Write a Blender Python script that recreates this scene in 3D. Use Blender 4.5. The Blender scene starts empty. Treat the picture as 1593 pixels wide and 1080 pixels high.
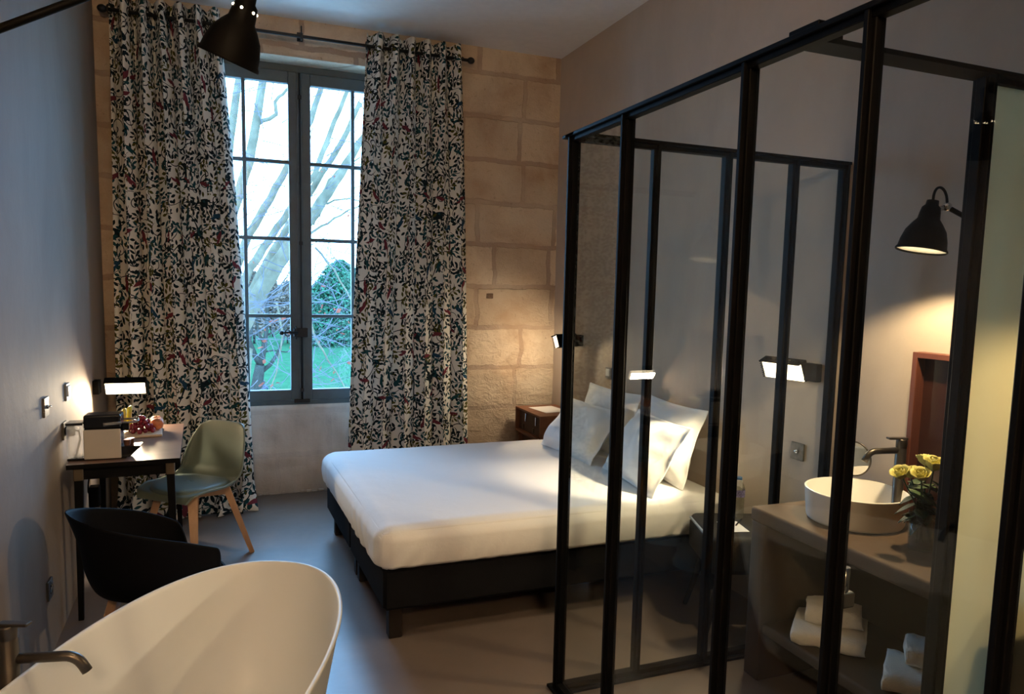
import bpy, bmesh, math, random
from mathutils import Vector, Matrix, noise as mnoise
random.seed(7)
C = bpy.context.scene.collection
PI = math.pi
sc = bpy.context.scene

# ------------------------------------------------------------------ camera
F, CX, CY, CAMZ = 1117.673, 796.5, 568.255, 1.6
YAW, PIT, ROL = .37463522, .10645299, -.0213428478
_fw = Vector((math.sin(YAW)*math.cos(PIT), math.cos(YAW)*math.cos(PIT), -math.sin(PIT)))
_r0 = Vector((math.cos(YAW), -math.sin(YAW), 0)); _d0 = _fw.cross(_r0)
_rt = math.cos(ROL)*_r0 + math.sin(ROL)*_d0
_dn = -math.sin(ROL)*_r0 + math.cos(ROL)*_d0
cam = bpy.data.cameras.new('camera'); camo = bpy.data.objects.new('camera', cam); C.objects.link(camo)
cam.sensor_width = 36; cam.lens = 36*F/1593; cam.shift_y = (CY-540)/1593; cam.clip_end = 500; cam.clip_start = .02
m = Matrix((( _rt.x, -_dn.x, -_fw.x, 0), (_rt.y, -_dn.y, -_fw.y, 0), (_rt.z, -_dn.z, -_fw.z, CAMZ), (0, 0, 0, 1)))
camo.matrix_world = m
sc.camera = camo
def at(x, y, Y):
    """world point seen at photo pixel x, y at depth Y"""
    d = _rt*((x-CX)/F) + _dn*((y-CY)/F) + _fw
    return Vector((0, 0, CAMZ)) + d*(Y/d.y)

# ------------------------------------------------------------------ mesh helpers
class MB:
    def __init__(s): s.b = bmesh.new()
    def box(s, x0, x1, y0, y1, z0, z1, bev=0, seg=2, M=None):
        b = bmesh.new()
        bmesh.ops.create_cube(b, size=1)
        for v in b.verts:
            v.co = Vector(((x0+x1)/2+v.co.x*(x1-x0), (y0+y1)/2+v.co.y*(y1-y0), (z0+z1)/2+v.co.z*(z1-z0)))
        if bev: bmesh.ops.bevel(b, geom=list(b.edges), offset=bev, segments=seg, profile=.5, affect='EDGES')
        s.merge(b, M); return s
    def merge(s, b, M=None, smooth=None):
        mp = {}
        for v in b.verts: mp[v] = s.b.verts.new(M @ v.co if M else v.co)
        for f in b.faces:
            try:
                nf = s.b.faces.new([mp[v] for v in f.verts]); nf.smooth = f.smooth if smooth is None else smooth
            except ValueError: pass
        b.free()
    def grid(s, fn, nu, nv, cu=False, cv=False, M=None, smooth=True, cap0=False, cap1=False):
        """fn(i/nu, j/nv) -> point; cu / cv close the surface"""
        nuv = nu if cu else nu+1; nvv = nv if cv else nv+1
        V = [[s.b.verts.new((M @ Vector(fn(i/nu, j/nv))) if M else Vector(fn(i/nu, j/nv))) for j in range(nvv)] for i in range(nuv)]
        for i in range(nu):
            for j in range(nv):
                a, b_ = i, (i+1) % nuv; c, d = j, (j+1) % nvv
                try:
                    f = s.b.faces.new((V[a][c], V[b_][c], V[b_][d], V[a][d])); f.smooth = smooth
                except ValueError: pass
        if cap0: 
            f = s.b.faces.new([V[i][0] for i in range(nuv)][::-1])
        if cap1:
            f = s.b.faces.new([V[i][-1] for i in range(nuv)])
        return V
    def lathe(s, prof, n=32, M=None, cap=True):
        """prof: (r, z) list from bottom to top, revolved around z"""
        V = []
        for (r, z) in prof:
            V.append([s.b.verts.new((M @ Vector((r*math.cos(2*PI*k/n), r*math.sin(2*PI*k/n), z))) if M else Vector((r*math.cos(2*PI*k/n), r*math.sin(2*PI*k/n), z))) for k in range(n)])
        for a in range(len(V)-1):
            for k in range(n):
                f = s.b.faces.new((V[a][k], V[a][(k+1) % n], V[a+1][(k+1) % n], V[a+1][k])); f.smooth = True
        if cap:
            if prof[0][0] > 1e-4: s.b.faces.new(V[0][::-1])
            if prof[-1][0] > 1e-4: s.b.faces.new(V[-1])
        return s
    def tube(s, pts, r, n=10, M=None, cap=True, flat=1.0):
        pts = [Vector(p) for p in pts]; rs = r if isinstance(r, (list, tuple)) else [r]*len(pts)
        up = None; rings = []
        for i, p in enumerate(pts):
            t = (pts[min(i+1, len(pts)-1)] - pts[max(i-1, 0)]).normalized()
            if up is None:
                up = Vector((0, 0, 1)) if abs(t.z) < .9 else Vector((0, 1, 0))
            a = t.cross(up)
            if a.length < 1e-5: a = t.orthogonal()
            a.normalize(); b = a.cross(t).normalized(); up = b
            ring = []
            for k in range(n):
                q = p + (a*math.cos(2*PI*k/n) + b*math.sin(2*PI*k/n)*flat)*rs[i]
                ring.append(s.b.verts.new(M @ q if M else q))
            rings.append(ring)
        for i in range(len(rings)-1):
            for k in range(n):
                f = s.b.faces.new((rings[i][k], rings[i][(k+1) % n], rings[i+1][(k+1) % n], rings[i+1][k])); f.smooth = True
        if cap:
            s.b.faces.new(rings[0][::-1]); s.b.faces.new(rings[-1])
        return s
    def bar(s, p0, p1, w, d, w1=None, d1=None, up=(0, 0, 1)):
        """square bar from p0 to p1, tapering"""
        p0, p1 = Vector(p0), Vector(p1); t = (p1-p0).normalized(); u = Vector(up)
        if abs(t.dot(u)) > .95: u = Vector((0, 1, 0))
        a = t.cross(u).normalized(); b = a.cross(t).normalized()
        w1 = w if w1 is None else w1; d1 = d if d1 is None else d1
        V = []
        for p, ww, dd in ((p0, w, d), (p1, w1, d1)):
            V.append([s.b.verts.new(p+a*sx*ww/2+b*sy*dd/2) for sx, sy in ((-1, -1), (1, -1), (1, 1), (-1, 1))])
        s.b.faces.new(V[0][::-1]); s.b.faces.new(V[1])
        for k in range(4): s.b.faces.new((V[0][k], V[0][(k+1) % 4], V[1][(k+1) % 4], V[1][k]))
        return s
    def sphere(s, c, r, n=14, sc_=(1, 1, 1), M=None):
        b = bmesh.new(); bmesh.ops.create_uvsphere(b, u_segments=n, v_segments=max(6, n*2//3), radius=r)
        for v in b.verts: v.co = Vector((v.co.x*sc_[0], v.co.y*sc_[1], v.co.z*sc_[2])) + Vector(c)
        s.merge(b, M, True); return s
    def build(s, name, mat, parent=None, fixn=True):
        if fixn: bmesh.ops.recalc_face_normals(s.b, faces=list(s.b.faces))
        me = bpy.data.meshes.new(name); s.b.to_mesh(me); s.b.free()
        o = bpy.data.objects.new(name, me); C.objects.link(o)
        if mat: me.materials.append(mat)
        if parent: o.parent = parent
        return o
def mod(o, kind, **kw):
    md = o.modifiers.new(kind.lower(), kind)
    for k, v in kw.items(): setattr(md, k, v)
    return md
def autosmooth(o, ang=35):
    bm = bmesh.new(); bm.from_mesh(o.data)
    for f in bm.faces: f.smooth = True
    for e in bm.edges:
        if len(e.link_faces) == 2 and e.calc_face_angle(0) > math.radians(ang): e.smooth = False
    bm.to_mesh(o.data); bm.free(); return o
def thing(name, label, cat, loc=(0, 0, 0), rz=0, group=None):
    o = bpy.data.objects.new(name, None); C.objects.link(o); o.empty_display_size = .05
    o.location = loc; o.rotation_euler = (0, 0, rz); o['label'] = label; o['category'] = cat
    if group: o['group'] = group
    return o
def tag(o, label, cat, group=None, kind=None):
    o['label'] = label; o['category'] = cat
    if group: o['group'] = group
    if kind: o['kind'] = kind
    return o
def struct(o): o['kind'] = 'structure'; return o
def dup(root, label=None, loc=None, rz=None):
    r = root.copy(); C.objects.link(r)
    if label: r['label'] = label
    if loc is not None: r.location = loc
    if rz is not None: r.rotation_euler = (0, 0, rz)
    for ch in list(root.children):
        c = ch.copy(); C.objects.link(c); c.parent = r
        for g in list(ch.children):
            d = g.copy(); C.objects.link(d); d.parent = c
    return r

# ------------------------------------------------------------------ materials
class NT:
    """small node-expression helper"""
    def __init__(s, name):
        s.m = bpy.data.materials.new(name); s.m.use_nodes = True
        s.t = s.m.node_tree; s.t.nodes.clear()
        s.out = s.t.nodes.new('ShaderNodeOutputMaterial')
    def n(s, typ, **kw):
        nd = s.t.nodes.new('ShaderNode'+typ)
        for k, v in kw.items(): setattr(nd, k, v)
        return nd
    def set(s, sock, v):
        if hasattr(v, 'is_linked') or isinstance(v, bpy.types.NodeSocket): s.t.links.new(v, sock)
        else: sock.default_value = v
    def math(s, op, a, b=0.0, c=0.0):
        nd = s.n('Math', operation=op)
        s.set(nd.inputs[0], a); s.set(nd.inputs[1], b); s.set(nd.inputs[2], c)
        return nd.outputs[0]
    def vec(s, op, a, b=(0, 0, 0), scale=None):
        nd = s.n('VectorMath', operation=op)
        s.set(nd.inputs[0], a)
        if scale is not None: s.set(nd.inputs['Scale'], scale)
        else: s.set(nd.inputs[1], b)
        return nd.outputs[0]
    def noise(s, vec, scale, detail=3, rough=.5, dist=0, dims='3D'):
        nd = s.n('TexNoise', noise_dimensions=dims)
        if vec is not None: s.t.links.new(vec, nd.inputs['Vector'])
        nd.inputs['Scale'].default_value = scale; nd.inputs['Detail'].default_value = detail
        nd.inputs['Roughness'].default_value = rough; nd.inputs['Distortion'].default_value = dist
        return nd
    def mix(s, f, a, b):
        nd = s.n('Mix', data_type='RGBA')
        s.set(nd.inputs[0], f); s.set(nd.inputs[6], a); s.set(nd.inputs[7], b)
        return nd.outputs[2]
    def ramp(s, f, stops):
        nd = s.n('ValToRGB'); s.t.links.new(f, nd.inputs[0])
        e = nd.color_ramp.elements
        while len(e) < len(stops): e.new(.5)
        for k, (p, c) in enumerate(stops): e[k].position = p; e[k].color = c if len(c) == 4 else (*c, 1)
        return nd.outputs[0]
    def bump(s, h, strength=.3, dist=.01):
        nd = s.n('Bump'); nd.inputs['Strength'].default_value = strength; nd.inputs['Distance'].default_value = dist
        s.t.links.new(h, nd.inputs['Height']); return nd.outputs[0]
    def bsdf(s, color, rough=.6, metal=0, normal=None, spec=.5, sheen=0, coat=0):
        nd = s.n('BsdfPrincipled')
        s.set(nd.inputs['Base Color'], color if not isinstance(color, tuple) or len(color) == 4 else (*color, 1))
        s.set(nd.inputs['Roughness'], rough); nd.inputs['Metallic'].default_value = metal
        nd.inputs['Specular IOR Level'].default_value = spec
        if sheen: nd.inputs['Sheen Weight'].default_value = sheen
        if coat: nd.inputs['Coat Weight'].default_value = coat
        if normal is not None: s.t.links.new(normal, nd.inputs['Normal'])
        return nd.outputs[0]
    def end(s, sh): s.t.links.new(sh, s.out.inputs[0]); return s.m
    def obj(s): return s.n('TexCoord').outputs['Object']

def plain(name, col, rough=.5, metal=0, var=.12, nscale=14, bump=0, bscale=60, spec=.5, sheen=0, coat=0):
    t = NT(name); co = t.obj()
    f = t.noise(co, nscale, 4, .6).outputs[0]
    k0 = tuple(c*(1-var) for c in col); k1 = tuple(min(1, c*(1+var)) for c in col)
    c = t.ramp(f, [(.3, k0), (.7, k1)])
    nrm = None
    if bump: nrm = t.bump(t.noise(co, bscale, 3, .6).outputs[0], bump, .004)
    return t.end(t.bsdf(c, rough, metal, nrm, spec, sheen, coat))
def emissive(name, col, strength):
    t = NT(name); e = t.n('Emission'); e.inputs[0].default_value = (*col, 1); e.inputs[1].default_value = strength
    return t.end(e.outputs[0])

def plaster(name, c0, c1, c2):
    t = NT(name); co = t.obj()
    w = t.vec('MULTIPLY', co, (1, 1, .55))
    f = t.noise(w, 1.6, 5, .62, .4).outputs[0]
    c = t.ramp(f, [(.28, c0), (.5, c1), (.72, c2)])
    fine = t.noise(co, 9, 5, .65, .3).outputs[0]
    c = t.mix(t.math('MULTIPLY', fine, .35), c, (*[x*.78 for x in c1], 1))
    nrm = t.bump(t.noise(co, 7, 6, .6).outputs[0], .18, .02)
    return t.end(t.bsdf(c, .72, 0, nrm, .35))
M = {}
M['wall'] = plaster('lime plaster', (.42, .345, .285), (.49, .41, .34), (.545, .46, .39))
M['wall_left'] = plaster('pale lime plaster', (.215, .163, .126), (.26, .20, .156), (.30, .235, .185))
M['ceiling'] = plain('ceiling paint', (.86, .84, .82), .8, var=.03)

def mk_floor():
    t = NT('polished concrete floor'); co = t.obj()
    f = t.noise(co, .9, 6, .62, .6).outputs[0]
    c = t.ramp(f, [(.3, (.115, .084, .069)), (.5, (.142, .105, .087)), (.72, (.172, .131, .110))])
    g = t.noise(co, 12, 6, .7, .4).outputs[0]
    c = t.mix(t.math('MULTIPLY', g, .4), c, (.10, .086, .076, 1))
    r = t.math('MULTIPLY_ADD', g, .16, .28)
    nrm = t.bump(t.noise(co, 18, 5, .6).outputs[0], .05, .01)
    return t.end(t.bsdf(c, r, 0, nrm, 1.0))
M['floor'] = mk_floor()

def mk_stone(pale=False):
    t = NT('grey limewashed stone' if pale else 'old limestone ashlar'); co = t.obj()
    sp = t.n('SeparateXYZ'); t.t.links.new(co, sp.inputs[0])
    u = t.math('ADD', sp.outputs[0], sp.outputs[1])
    cb = t.n('CombineXYZ'); t.t.links.new(u, cb.inputs[0]); t.t.links.new(t.math('ADD', sp.outputs[2], .352), cb.inputs[1])
    wob = t.noise(co, 5, 4, .6)
    d = t.vec('SCALE', t.vec('SUBTRACT', wob.outputs[1], (.5, .5, .5)), scale=.055)
    uv = t.vec('ADD', cb.outputs[0], d)
    br = t.n('TexBrick'); t.t.links.new(uv, br.inputs['Vector'])
    br.offset = .42; br.squash = .72; br.squash_frequency = 3
    br.inputs['Scale'].default_value = 1; br.inputs['Brick Width'].default_value = .66; br.inputs['Row Height'].default_value = .3275
    br.inputs['Mortar Size'].default_value = .02; br.inputs['Mortar Smooth'].default_value = .25; br.inputs['Bias'].default_value = 0
    br.inputs['Color1'].default_value = (.70, .57, .43, 1); br.inputs['Color2'].default_value = (.55, .43, .315, 1); br.inputs['Mortar'].default_value = (.43, .32, .245, 1)
    blot = t.noise(co, 2.6, 6, .65, .3).outputs[0]
    c = t.mix(t.ramp(blot, [(.42, (0, 0, 0)), (.66, (.75, .75, .75))]), br.outputs[0], (.42, .28, .18, 1))
    c = t.mix(t.ramp(t.noise(co, 1.7, 3, .5).outputs[0], [(.5, (0, 0, 0)), (.7, (.6, .6, .6))]), c, (.66, .58, .46, 1))
    pit = t.noise(co, 34, 6, .72, .4).outputs[0]
    c = t.mix(t.ramp(pit, [(.30, (.7, .7, .7)), (.40, (0, 0, 0))]), c, (.26, .175, .115, 1))
    if pale:
        c = t.mix(.72, c, t.ramp(t.noise(t.vec('MULTIPLY', co, (1, 1, .25)), 9, 5, .6).outputs[0], [(.3, (.54, .50, .47)), (.7, (.70, .67, .64))]))
        grime = t.n('MapRange'); t.t.links.new(t.math('ADD', sp.outputs[2], t.math('MULTIPLY', blot, .25)), grime.inputs[0]); grime.inputs[1].default_value = .42; grime.inputs[2].default_value = .10; grime.inputs[4].default_value = .55
        c = t.mix(grime.outputs[0], c, (.20, .165, .125, 1))
    # rougher, scaled stone lower down
    low = t.n('MapRange'); t.t.links.new(sp.outputs[2], low.inputs[0]); low.inputs[1].default_value = 1.55; low.inputs[2].default_value = 1.15
    rgh = t.noise(t.vec('MULTIPLY', co, (1, 1, 1.5)), 13, 7, .7, .5).outputs[0]
    h = t.math('MULTIPLY', rgh, t.math('MULTIPLY_ADD', low.outputs[0], 1.7, .35))
    h = t.math('ADD', h, t.math('MULTIPLY', br.outputs['Fac'], -.22))
    h = t.math('ADD', h, t.math('MULTIPLY', pit, .18))
    nrm = t.bump(h, .22 if pale else .75, .035)
    return t.end(t.bsdf(c, .88, 0, nrm, .2))
M['stone'] = mk_stone(); M['stone_pale'] = mk_stone(True)

def mk_curtain():
    t = NT('printed curtain linen'); uv = t.n('UVMap').outputs[0]
    ink, teal, olive, red, blue = (.006, .016, .022, 1), (.010, .060, .075, 1), (.085, .080, .014, 1), (.17, .03, .045, 1), (.012, .055, .11, 1)
    wobn = t.noise(uv, 5, 2, .5, 0, '2D')
    def layer(scale, off, L, W, rib, wob=.05):
        v = t.vec('ADD', uv, t.vec('SCALE', t.vec('SUBTRACT', wobn.outputs[1], (.5, .5, .5)), scale=wob))
        v = t.vec('ADD', t.vec('SCALE', v, scale=scale), (off, off*1.7, 0))
        vo = t.n('TexVoronoi', voronoi_dimensions='2D'); t.t.links.new(v, vo.inputs['Vector']); vo.inputs['Scale'].default_value = 1; vo.inputs['Randomness'].default_value = .85
        d = t.n('SeparateXYZ'); t.t.links.new(t.vec('SUBTRACT', v, vo.outputs['Position']), d.inputs[0])
        cr = t.n('SeparateColor'); t.t.links.new(vo.outputs['Color'], cr.inputs[0])
        a = t.math('MULTIPLY', cr.outputs[0], 6.283)
        ca, sa = t.math('COSINE', a), t.math('SINE', a)
        x = t.math('ADD', t.math('MULTIPLY', d.outputs[0], ca), t.math('MULTIPLY', d.outputs[1], sa))
        y = t.math('SUBTRACT', t.math('MULTIPLY', d.outputs[1], ca), t.math('MULTIPLY', d.outputs[0], sa))
        y = t.math('ADD', y, t.math('MULTIPLY', t.math('MULTIPLY', x, x), .7))
        ay = t.math('ABSOLUTE', y)
        prof = t.math('SUBTRACT', W, t.math('MULTIPLY', t.math('MULTIPLY', x, x), W/(L*L)))
        msk = t.math('GREATER_THAN', t.math('SUBTRACT', prof, ay), 0)
        if rib: msk = t.math('MULTIPLY', msk, t.math('GREATER_THAN', ay, rib))
        stem = t.math('MULTIPLY', t.math('LESS_THAN', ay, .022), t.math('LESS_THAN', t.math('ABSOLUTE', x), L*1.6))
        return msk, cr.outputs[1], cr.outputs[2], stem
    c = (.82, .80, .74, 1)
    def scroll(scale, off, turns, R, w):
        v = t.vec('ADD', t.vec('SCALE', t.vec('ADD', uv, t.vec('SCALE', t.vec('SUBTRACT', wobn.outputs[1], (.5, .5, .5)), scale=.03)), scale=scale), (off, off*2.3, 0))
        vo = t.n('TexVoronoi', voronoi_dimensions='2D'); t.t.links.new(v, vo.inputs['Vector']); vo.inputs['Scale'].default_value = 1; vo.inputs['Randomness'].default_value = .7
        d = t.n('SeparateXYZ'); t.t.links.new(t.vec('SUBTRACT', v, vo.outputs['Position']), d.inputs[0])
        cr = t.n('SeparateColor'); t.t.links.new(vo.outputs['Color'], cr.inputs[0])
        sg = t.math('MULTIPLY_ADD', t.math('GREATER_THAN', cr.outputs[1], .5), 2, -1)
        th = t.math('MULTIPLY', t.math('ARCTAN2', d.outputs[1], t.math('MULTIPLY', d.outputs[0], sg)), 1/6.2832)
        r = t.math('SQRT', t.math('ADD', t.math('MULTIPLY', d.outputs[0], d.outputs[0]), t.math('MULTIPLY', d.outputs[1], d.outputs[1])))
        ph = t.math('FRACT', t.math('ADD', t.math('SUBTRACT', t.math('MULTIPLY', r, turns/R), th), cr.outputs[0]))
        ln = t.math('LESS_THAN', t.math('ABSOLUTE', t.math('SUBTRACT', ph, .5)), w)
        ins = t.math('LESS_THAN', r, t.math('MULTIPLY_ADD', cr.outputs[2], R*.5, R*.6))
        dot = t.math('LESS_THAN', r, .07)
        return t.math('MAXIMUM', t.math('MULTIPLY', ln, ins), dot), vo
    def cellco(scale, off, wob, rnd):
        v = t.vec('ADD', uv, t.vec('SCALE', t.vec('SUBTRACT', wobn.outputs[1], (.5, .5, .5)), scale=wob))
        v = t.vec('ADD', t.vec('SCALE', v, scale=scale), (off, off*1.7, 0))
        vo = t.n('TexVoronoi', voronoi_dimensions='2D'); t.t.links.new(v, vo.inputs['Vector']); vo.inputs['Scale'].default_value = 1; vo.inputs['Randomness'].default_value = rnd
        d = t.n('SeparateXYZ'); t.t.links.new(t.vec('SUBTRACT', v, vo.outputs['Position']), d.inputs[0])
        cr = t.n('SeparateColor'); t.t.links.new(vo.outputs['Color'], cr.inputs[0])
        a = t.math('MULTIPLY', cr.outputs[0], 6.283)
        ca, sa = t.math('COSINE', a), t.math('SINE', a)
        x = t.math('ADD', t.math('MULTIPLY', d.outputs[0], ca), t.math('MULTIPLY', d.outputs[1], sa))
        y = t.math('SUBTRACT', t.math('MULTIPLY', d.outputs[1], ca), t.math('MULTIPLY', d.outputs[0], sa))
        return x, y, cr.outputs[1], cr.outputs[2]
    def leafm(x, ay, cx, cy, ang, L, W):
        ca, sa = math.cos(ang), math.sin(ang)
        dx, dy = t.math('SUBTRACT', x, cx), t.math('SUBTRACT', ay, cy)
        xr = t.math('ADD', t.math('MULTIPLY', dx, ca), t.math('MULTIPLY', dy, sa))
        yr = t.math('SUBTRACT', t.math('MULTIPLY', dy, ca), t.math('MULTIPLY', dx, sa))
        pf = t.math('SUBTRACT', W, t.math('MULTIPLY', t.math('MULTIPLY', xr, xr), W/(L*L)))
        return t.math('GREATER_THAN', t.math('SUBTRACT', pf, t.math('ABSOLUTE', yr)), 0)
    def sprig(scale, off, wob=.03):
        x, y, r, q = cellco(scale, off, wob, .75)
        y = t.math('ADD', y, t.math('MULTIPLY', t.math('MULTIPLY', x, x), .5))
        ay = t.math('ABSOLUTE', y)
        m_ = t.math('LESS_THAN', ay, .022)
        m_ = t.math('MULTIPLY', m_, t.math('LESS_THAN', t.math('ABSOLUTE', x), .46))
        for cx, cy, an, L, W in ((-.24, .21, .85, .23, .095), (.10, .20, .80, .22, .09), (.38, .0, 0, .17, .075)):
            m_ = t.math('MAXIMUM', m_, leafm(x, ay, cx, cy, an, L, W))
        return m_, r, q
    # long winding branches
    for sc_, w in ((3.2, .012),):
        nz = t.noise(uv, sc_, 0, .5, 1.2, '2D').outputs[0]
        c = t.mix(t.math('LESS_THAN', t.math('ABSOLUTE', t.math('SUBTRACT', nz, .5)), w), c, ink)
    # little seeds and drops between
    x, y, r, q = cellco(20, 3.1, .02, .85)
    drop = t.math('MULTIPLY', leafm(x, t.math('ABSOLUTE', y), 0, 0, 0, .40, .185), t.math('LESS_THAN', q, .85))
    c = t.mix(drop, c, t.mix(t.math('GREATER_THAN', r, .6), ink, t.mix(t.math('GREATER_THAN', q, .5), teal, olive)))
    # curling tendrils
    sm, _ = scroll(6, 2.1, 1.3, .42, .06)
    c = t.mix(sm, c, ink)
    # sprigs of leaves
    m2, r2, q2 = sprig(10, 7.7)
    c2 = t.mix(t.math('GREATER_THAN', r2, .45), ink, teal)
    c2 = t.mix(t.math('GREATER_THAN', r2, .78), c2, olive)
    c = t.mix(m2, c, c2)
    # small birds and red flowers, sparse
    x, y, r3, q3 = cellco(6, 1.3, .02, .8)
    y = t.math('ADD', y, t.math('MULTIPLY', t.math('MULTIPLY', x, x), .8))
    bird = t.math('MAXIMUM', leafm(x, t.math('ABSOLUTE', y), -.08, 0, 0, .26, .085), leafm(x, y, .12, .10, .5, .24, .05))
    on = t.math('MULTIPLY', bird, t.math('GREATER_THAN', r3, .45))
    c = t.mix(on, c, t.mix(t.math('GREATER_THAN', q3, .38), t.mix(t.math('GREATER_THAN', q3, .2), blue, teal), red))
    weave = t.n('TexWave'); t.t.links.new(uv, weave.inputs[0]); weave.inputs['Scale'].default_value = 260
    nrm = t.bump(weave.outputs[0], .08, .002)
    di = t.bsdf(c, .85, 0, nrm, .2)
    tr = t.n('BsdfTranslucent'); t.set(tr.inputs[0], c)
    mx = t.n('MixShader'); mx.inputs[0].default_value = .12; t.t.links.new(di, mx.inputs[1]); t.t.links.new(tr.outputs[0], mx.inputs[2])
    return t.end(mx.outputs[0])
M['curtain'] = mk_curtain()

def mk_glass(name, tint=(.97, .985, .975), ior=1.5):
    t = NT(name)
    lw = t.n('LayerWeight'); lw.inputs[0].default_value = .5
    f0 = ((ior-1)/(ior+1))**2
    fr = t.n('Math', operation='MULTIPLY_ADD'); t.t.links.new(t.math('POWER', lw.outputs['Facing'], 5.0), fr.inputs[0]); fr.inputs[1].default_value = .70*(1-f0); fr.inputs[2].default_value = .75*f0
    tr = t.n('BsdfTransparent'); tr.inputs[0].default_value = (*tint, 1)
    gl = t.n('BsdfGlossy'); gl.inputs['Roughness'].default_value = 0
    nz = t.noise(t.obj(), 3, 2).outputs[0]
    t.set(gl.inputs[0], t.ramp(nz, [(.3, (.9, .93, .92)), (.7, (1, 1, 1))]))
    mx = t.n('MixShader'); t.t.links.new(fr.outputs[0], mx.inputs[0]); t.t.links.new(tr.outputs[0], mx.inputs[1]); t.t.links.new(gl.outputs[0], mx.inputs[2])
    return t.end(mx.outputs[0])
M['glass'] = mk_glass('clear float glass')
M['window_glass'] = mk_glass('window glass', (.985, .995, 1), 1.45)
def mk_clear():
    t = NT('clear plastic'); lw = t.n('LayerWeight'); lw.inputs[0].default_value = .5
    f = t.math('MULTIPLY_ADD', t.math('POWER', lw.outputs['Facing'], 3.0), .55, .06)
    tr = t.n('BsdfTransparent'); nz = t.noise(t.obj(), 40, 2).outputs[0]
    t.set(tr.inputs[0], t.ramp(nz, [(.3, (.70, .71, .64)), (.7, (.80, .81, .75))]))
    gl = t.n('BsdfGlossy'); gl.inputs['Roughness'].default_value = .06
    df = t.n('BsdfDiffuse'); df.inputs[0].default_value = (.6, .6, .55, 1)
    m0 = t.n('MixShader'); m0.inputs[0].default_value = .10; t.t.links.new(tr.outputs[0], m0.inputs[1]); t.t.links.new(df.outputs[0], m0.inputs[2])
    m1 = t.n('MixShader'); t.t.links.new(f, m1.inputs[0]); t.t.links.new(m0.outputs[0], m1.inputs[1]); t.t.links.new(gl.outputs[0], m1.inputs[2])
    return t.end(m1.outputs[0])
M['plastic_clear'] = mk_clear()
def mk_frost():
    t = NT('frosted glass')
    tr = t.n('BsdfTranslucent'); tr.inputs[0].default_value = (.72, .68, .52, 1)
    gl = t.n('BsdfGlossy'); gl.inputs['Roughness'].default_value = .28; gl.inputs[0].default_value = (.9, .95, .9, 1)
    nz = t.noise(t.obj(), 80, 2).outputs[0]
    mx = t.n('MixShader'); t.set(mx.inputs[0], t.math('MULTIPLY_ADD', nz, .04, .05))
    t.t.links.new(tr.outputs[0], mx.inputs[1]); t.t.links.new(gl.outputs[0], mx.inputs[2])
    return t.end(mx.outputs[0])
M['frost'] = mk_frost()

def mk_wood(name, c0, c1, scale=1, rough=.5, axis=(1, 1, .12)):
    t = NT(name); co = t.obj()
    v = t.vec('MULTIPLY', co, axis)
    f = t.noise(v, 38*scale, 5, .6, 1.2).outputs[0]
    g = t.noise(v, 9*scale, 3, .5, .5).outputs[0]
    c = t.mix(g, t.ramp(f, [(.3, c0), (.7, c1)]), (*[(a+b)/2 for a, b in zip(c0, c1)], 1))
    return t.end(t.bsdf(c, rough, 0, t.bump(f, .08, .003), .4))
M['beech'] = mk_wood('beech legs', (.40, .23, .13), (.52, .32, .19))
M['desk_top'] = mk_wood('dark walnut desk top', (.13, .075, .055), (.22, .135, .105), .6, .38, (.15, 1, 1))
M['crate'] = mk_wood('reddish crate wood', (.15, .055, .028), (.25, .10, .05), 1, .5, (.2, 1, 1))
M['crate_dark'] = mk_wood('dark crate inside', (.05, .02, .012), (.08, .033, .02), 1, .55)
M['mirror_wood'] = mk_wood('red brown mirror frame', (.10, .030, .018), (.15, .048, .026), 1, .4)
M['dark_leg'] = plain('dark stained bed leg', (.014, .010, .008), .6, spec=.2)
M['black_steel'] = plain('black powder coated steel', (.003, .003, .0033), .55, .0, bump=.03, spec=.09)
M['black_lamp'] = plain('satin black lamp enamel', (.003, .003, .003), .55, spec=.08)
M['black_plastic'] = plain('matte black plastic', (.0035, .0035, .0045), .6, spec=.06)
M['gloss_black'] = plain('glossy black plastic', (.006, .006, .007), .2)
M['gunmetal'] = plain('brushed gunmetal tap', (.10, .085, .07), .35, .85)
M['chrome'] = plain('chrome', (.7, .7, .7), .15, 1, .03)
M['brass'] = plain('aged bronze', (.14, .11, .075), .45, .7)
M['window_paint'] = plain('grey green window paint', (.062, .088, .10), .5, var=.1)
M['iron'] = plain('black wrought iron', (.012, .013, .015), .5, .3)
M['base_fabric'] = plain('charcoal bed base fabric', (.0065, .0065, .008), .9, bump=.25, bscale=240, spec=.1)
def mk_linen(name, col, bump=.2):
    t = NT(name); co = t.obj()
    w = t.noise(co, 9, 4, .55, .5).outputs[0]
    f = t.noise(co, 420, 1).outputs[0]
    h = t.math('ADD', t.math('MULTIPLY', w, 1.0), t.math('MULTIPLY', f, .06))
    c = t.ramp(f, [(.3, tuple(x*.96 for x in col)), (.7, col)])
    return t.end(t.bsdf(c, .8, 0, t.bump(h, bump, .012), .25, .15))
M['sheet'] = mk_linen('white cotton sheet', (.78, .77, .76), .22)
M['pillow'] = mk_linen('white pillow cotton', (.80, .79, .78), .35)
M['terry'] = plain('white terry towelling', (.80, .75, .66), .95, var=.06, bump=.9, bscale=160, sheen=.3)
M['tub'] = plain('matte white mineral tub', (.69, .70, .69), .38, var=.01, nscale=3)
M['ceramic'] = plain('matte white ceramic', (.78, .76, .72), .35, var=.02)
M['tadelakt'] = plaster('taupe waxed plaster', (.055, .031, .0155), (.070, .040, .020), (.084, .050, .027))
M['olive_plastic'] = plain('sage green plastic shell', (.155, .19, .155), .42, var=.04, bump=.04)
M['cushion'] = plain('sage green leatherette', (.13, .175, .165), .42, var=.06, bump=.1, bscale=90)
M['night'] = plain('dark grey lacquered bedside', (.018, .0175, .017), .6, spec=.12)
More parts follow.
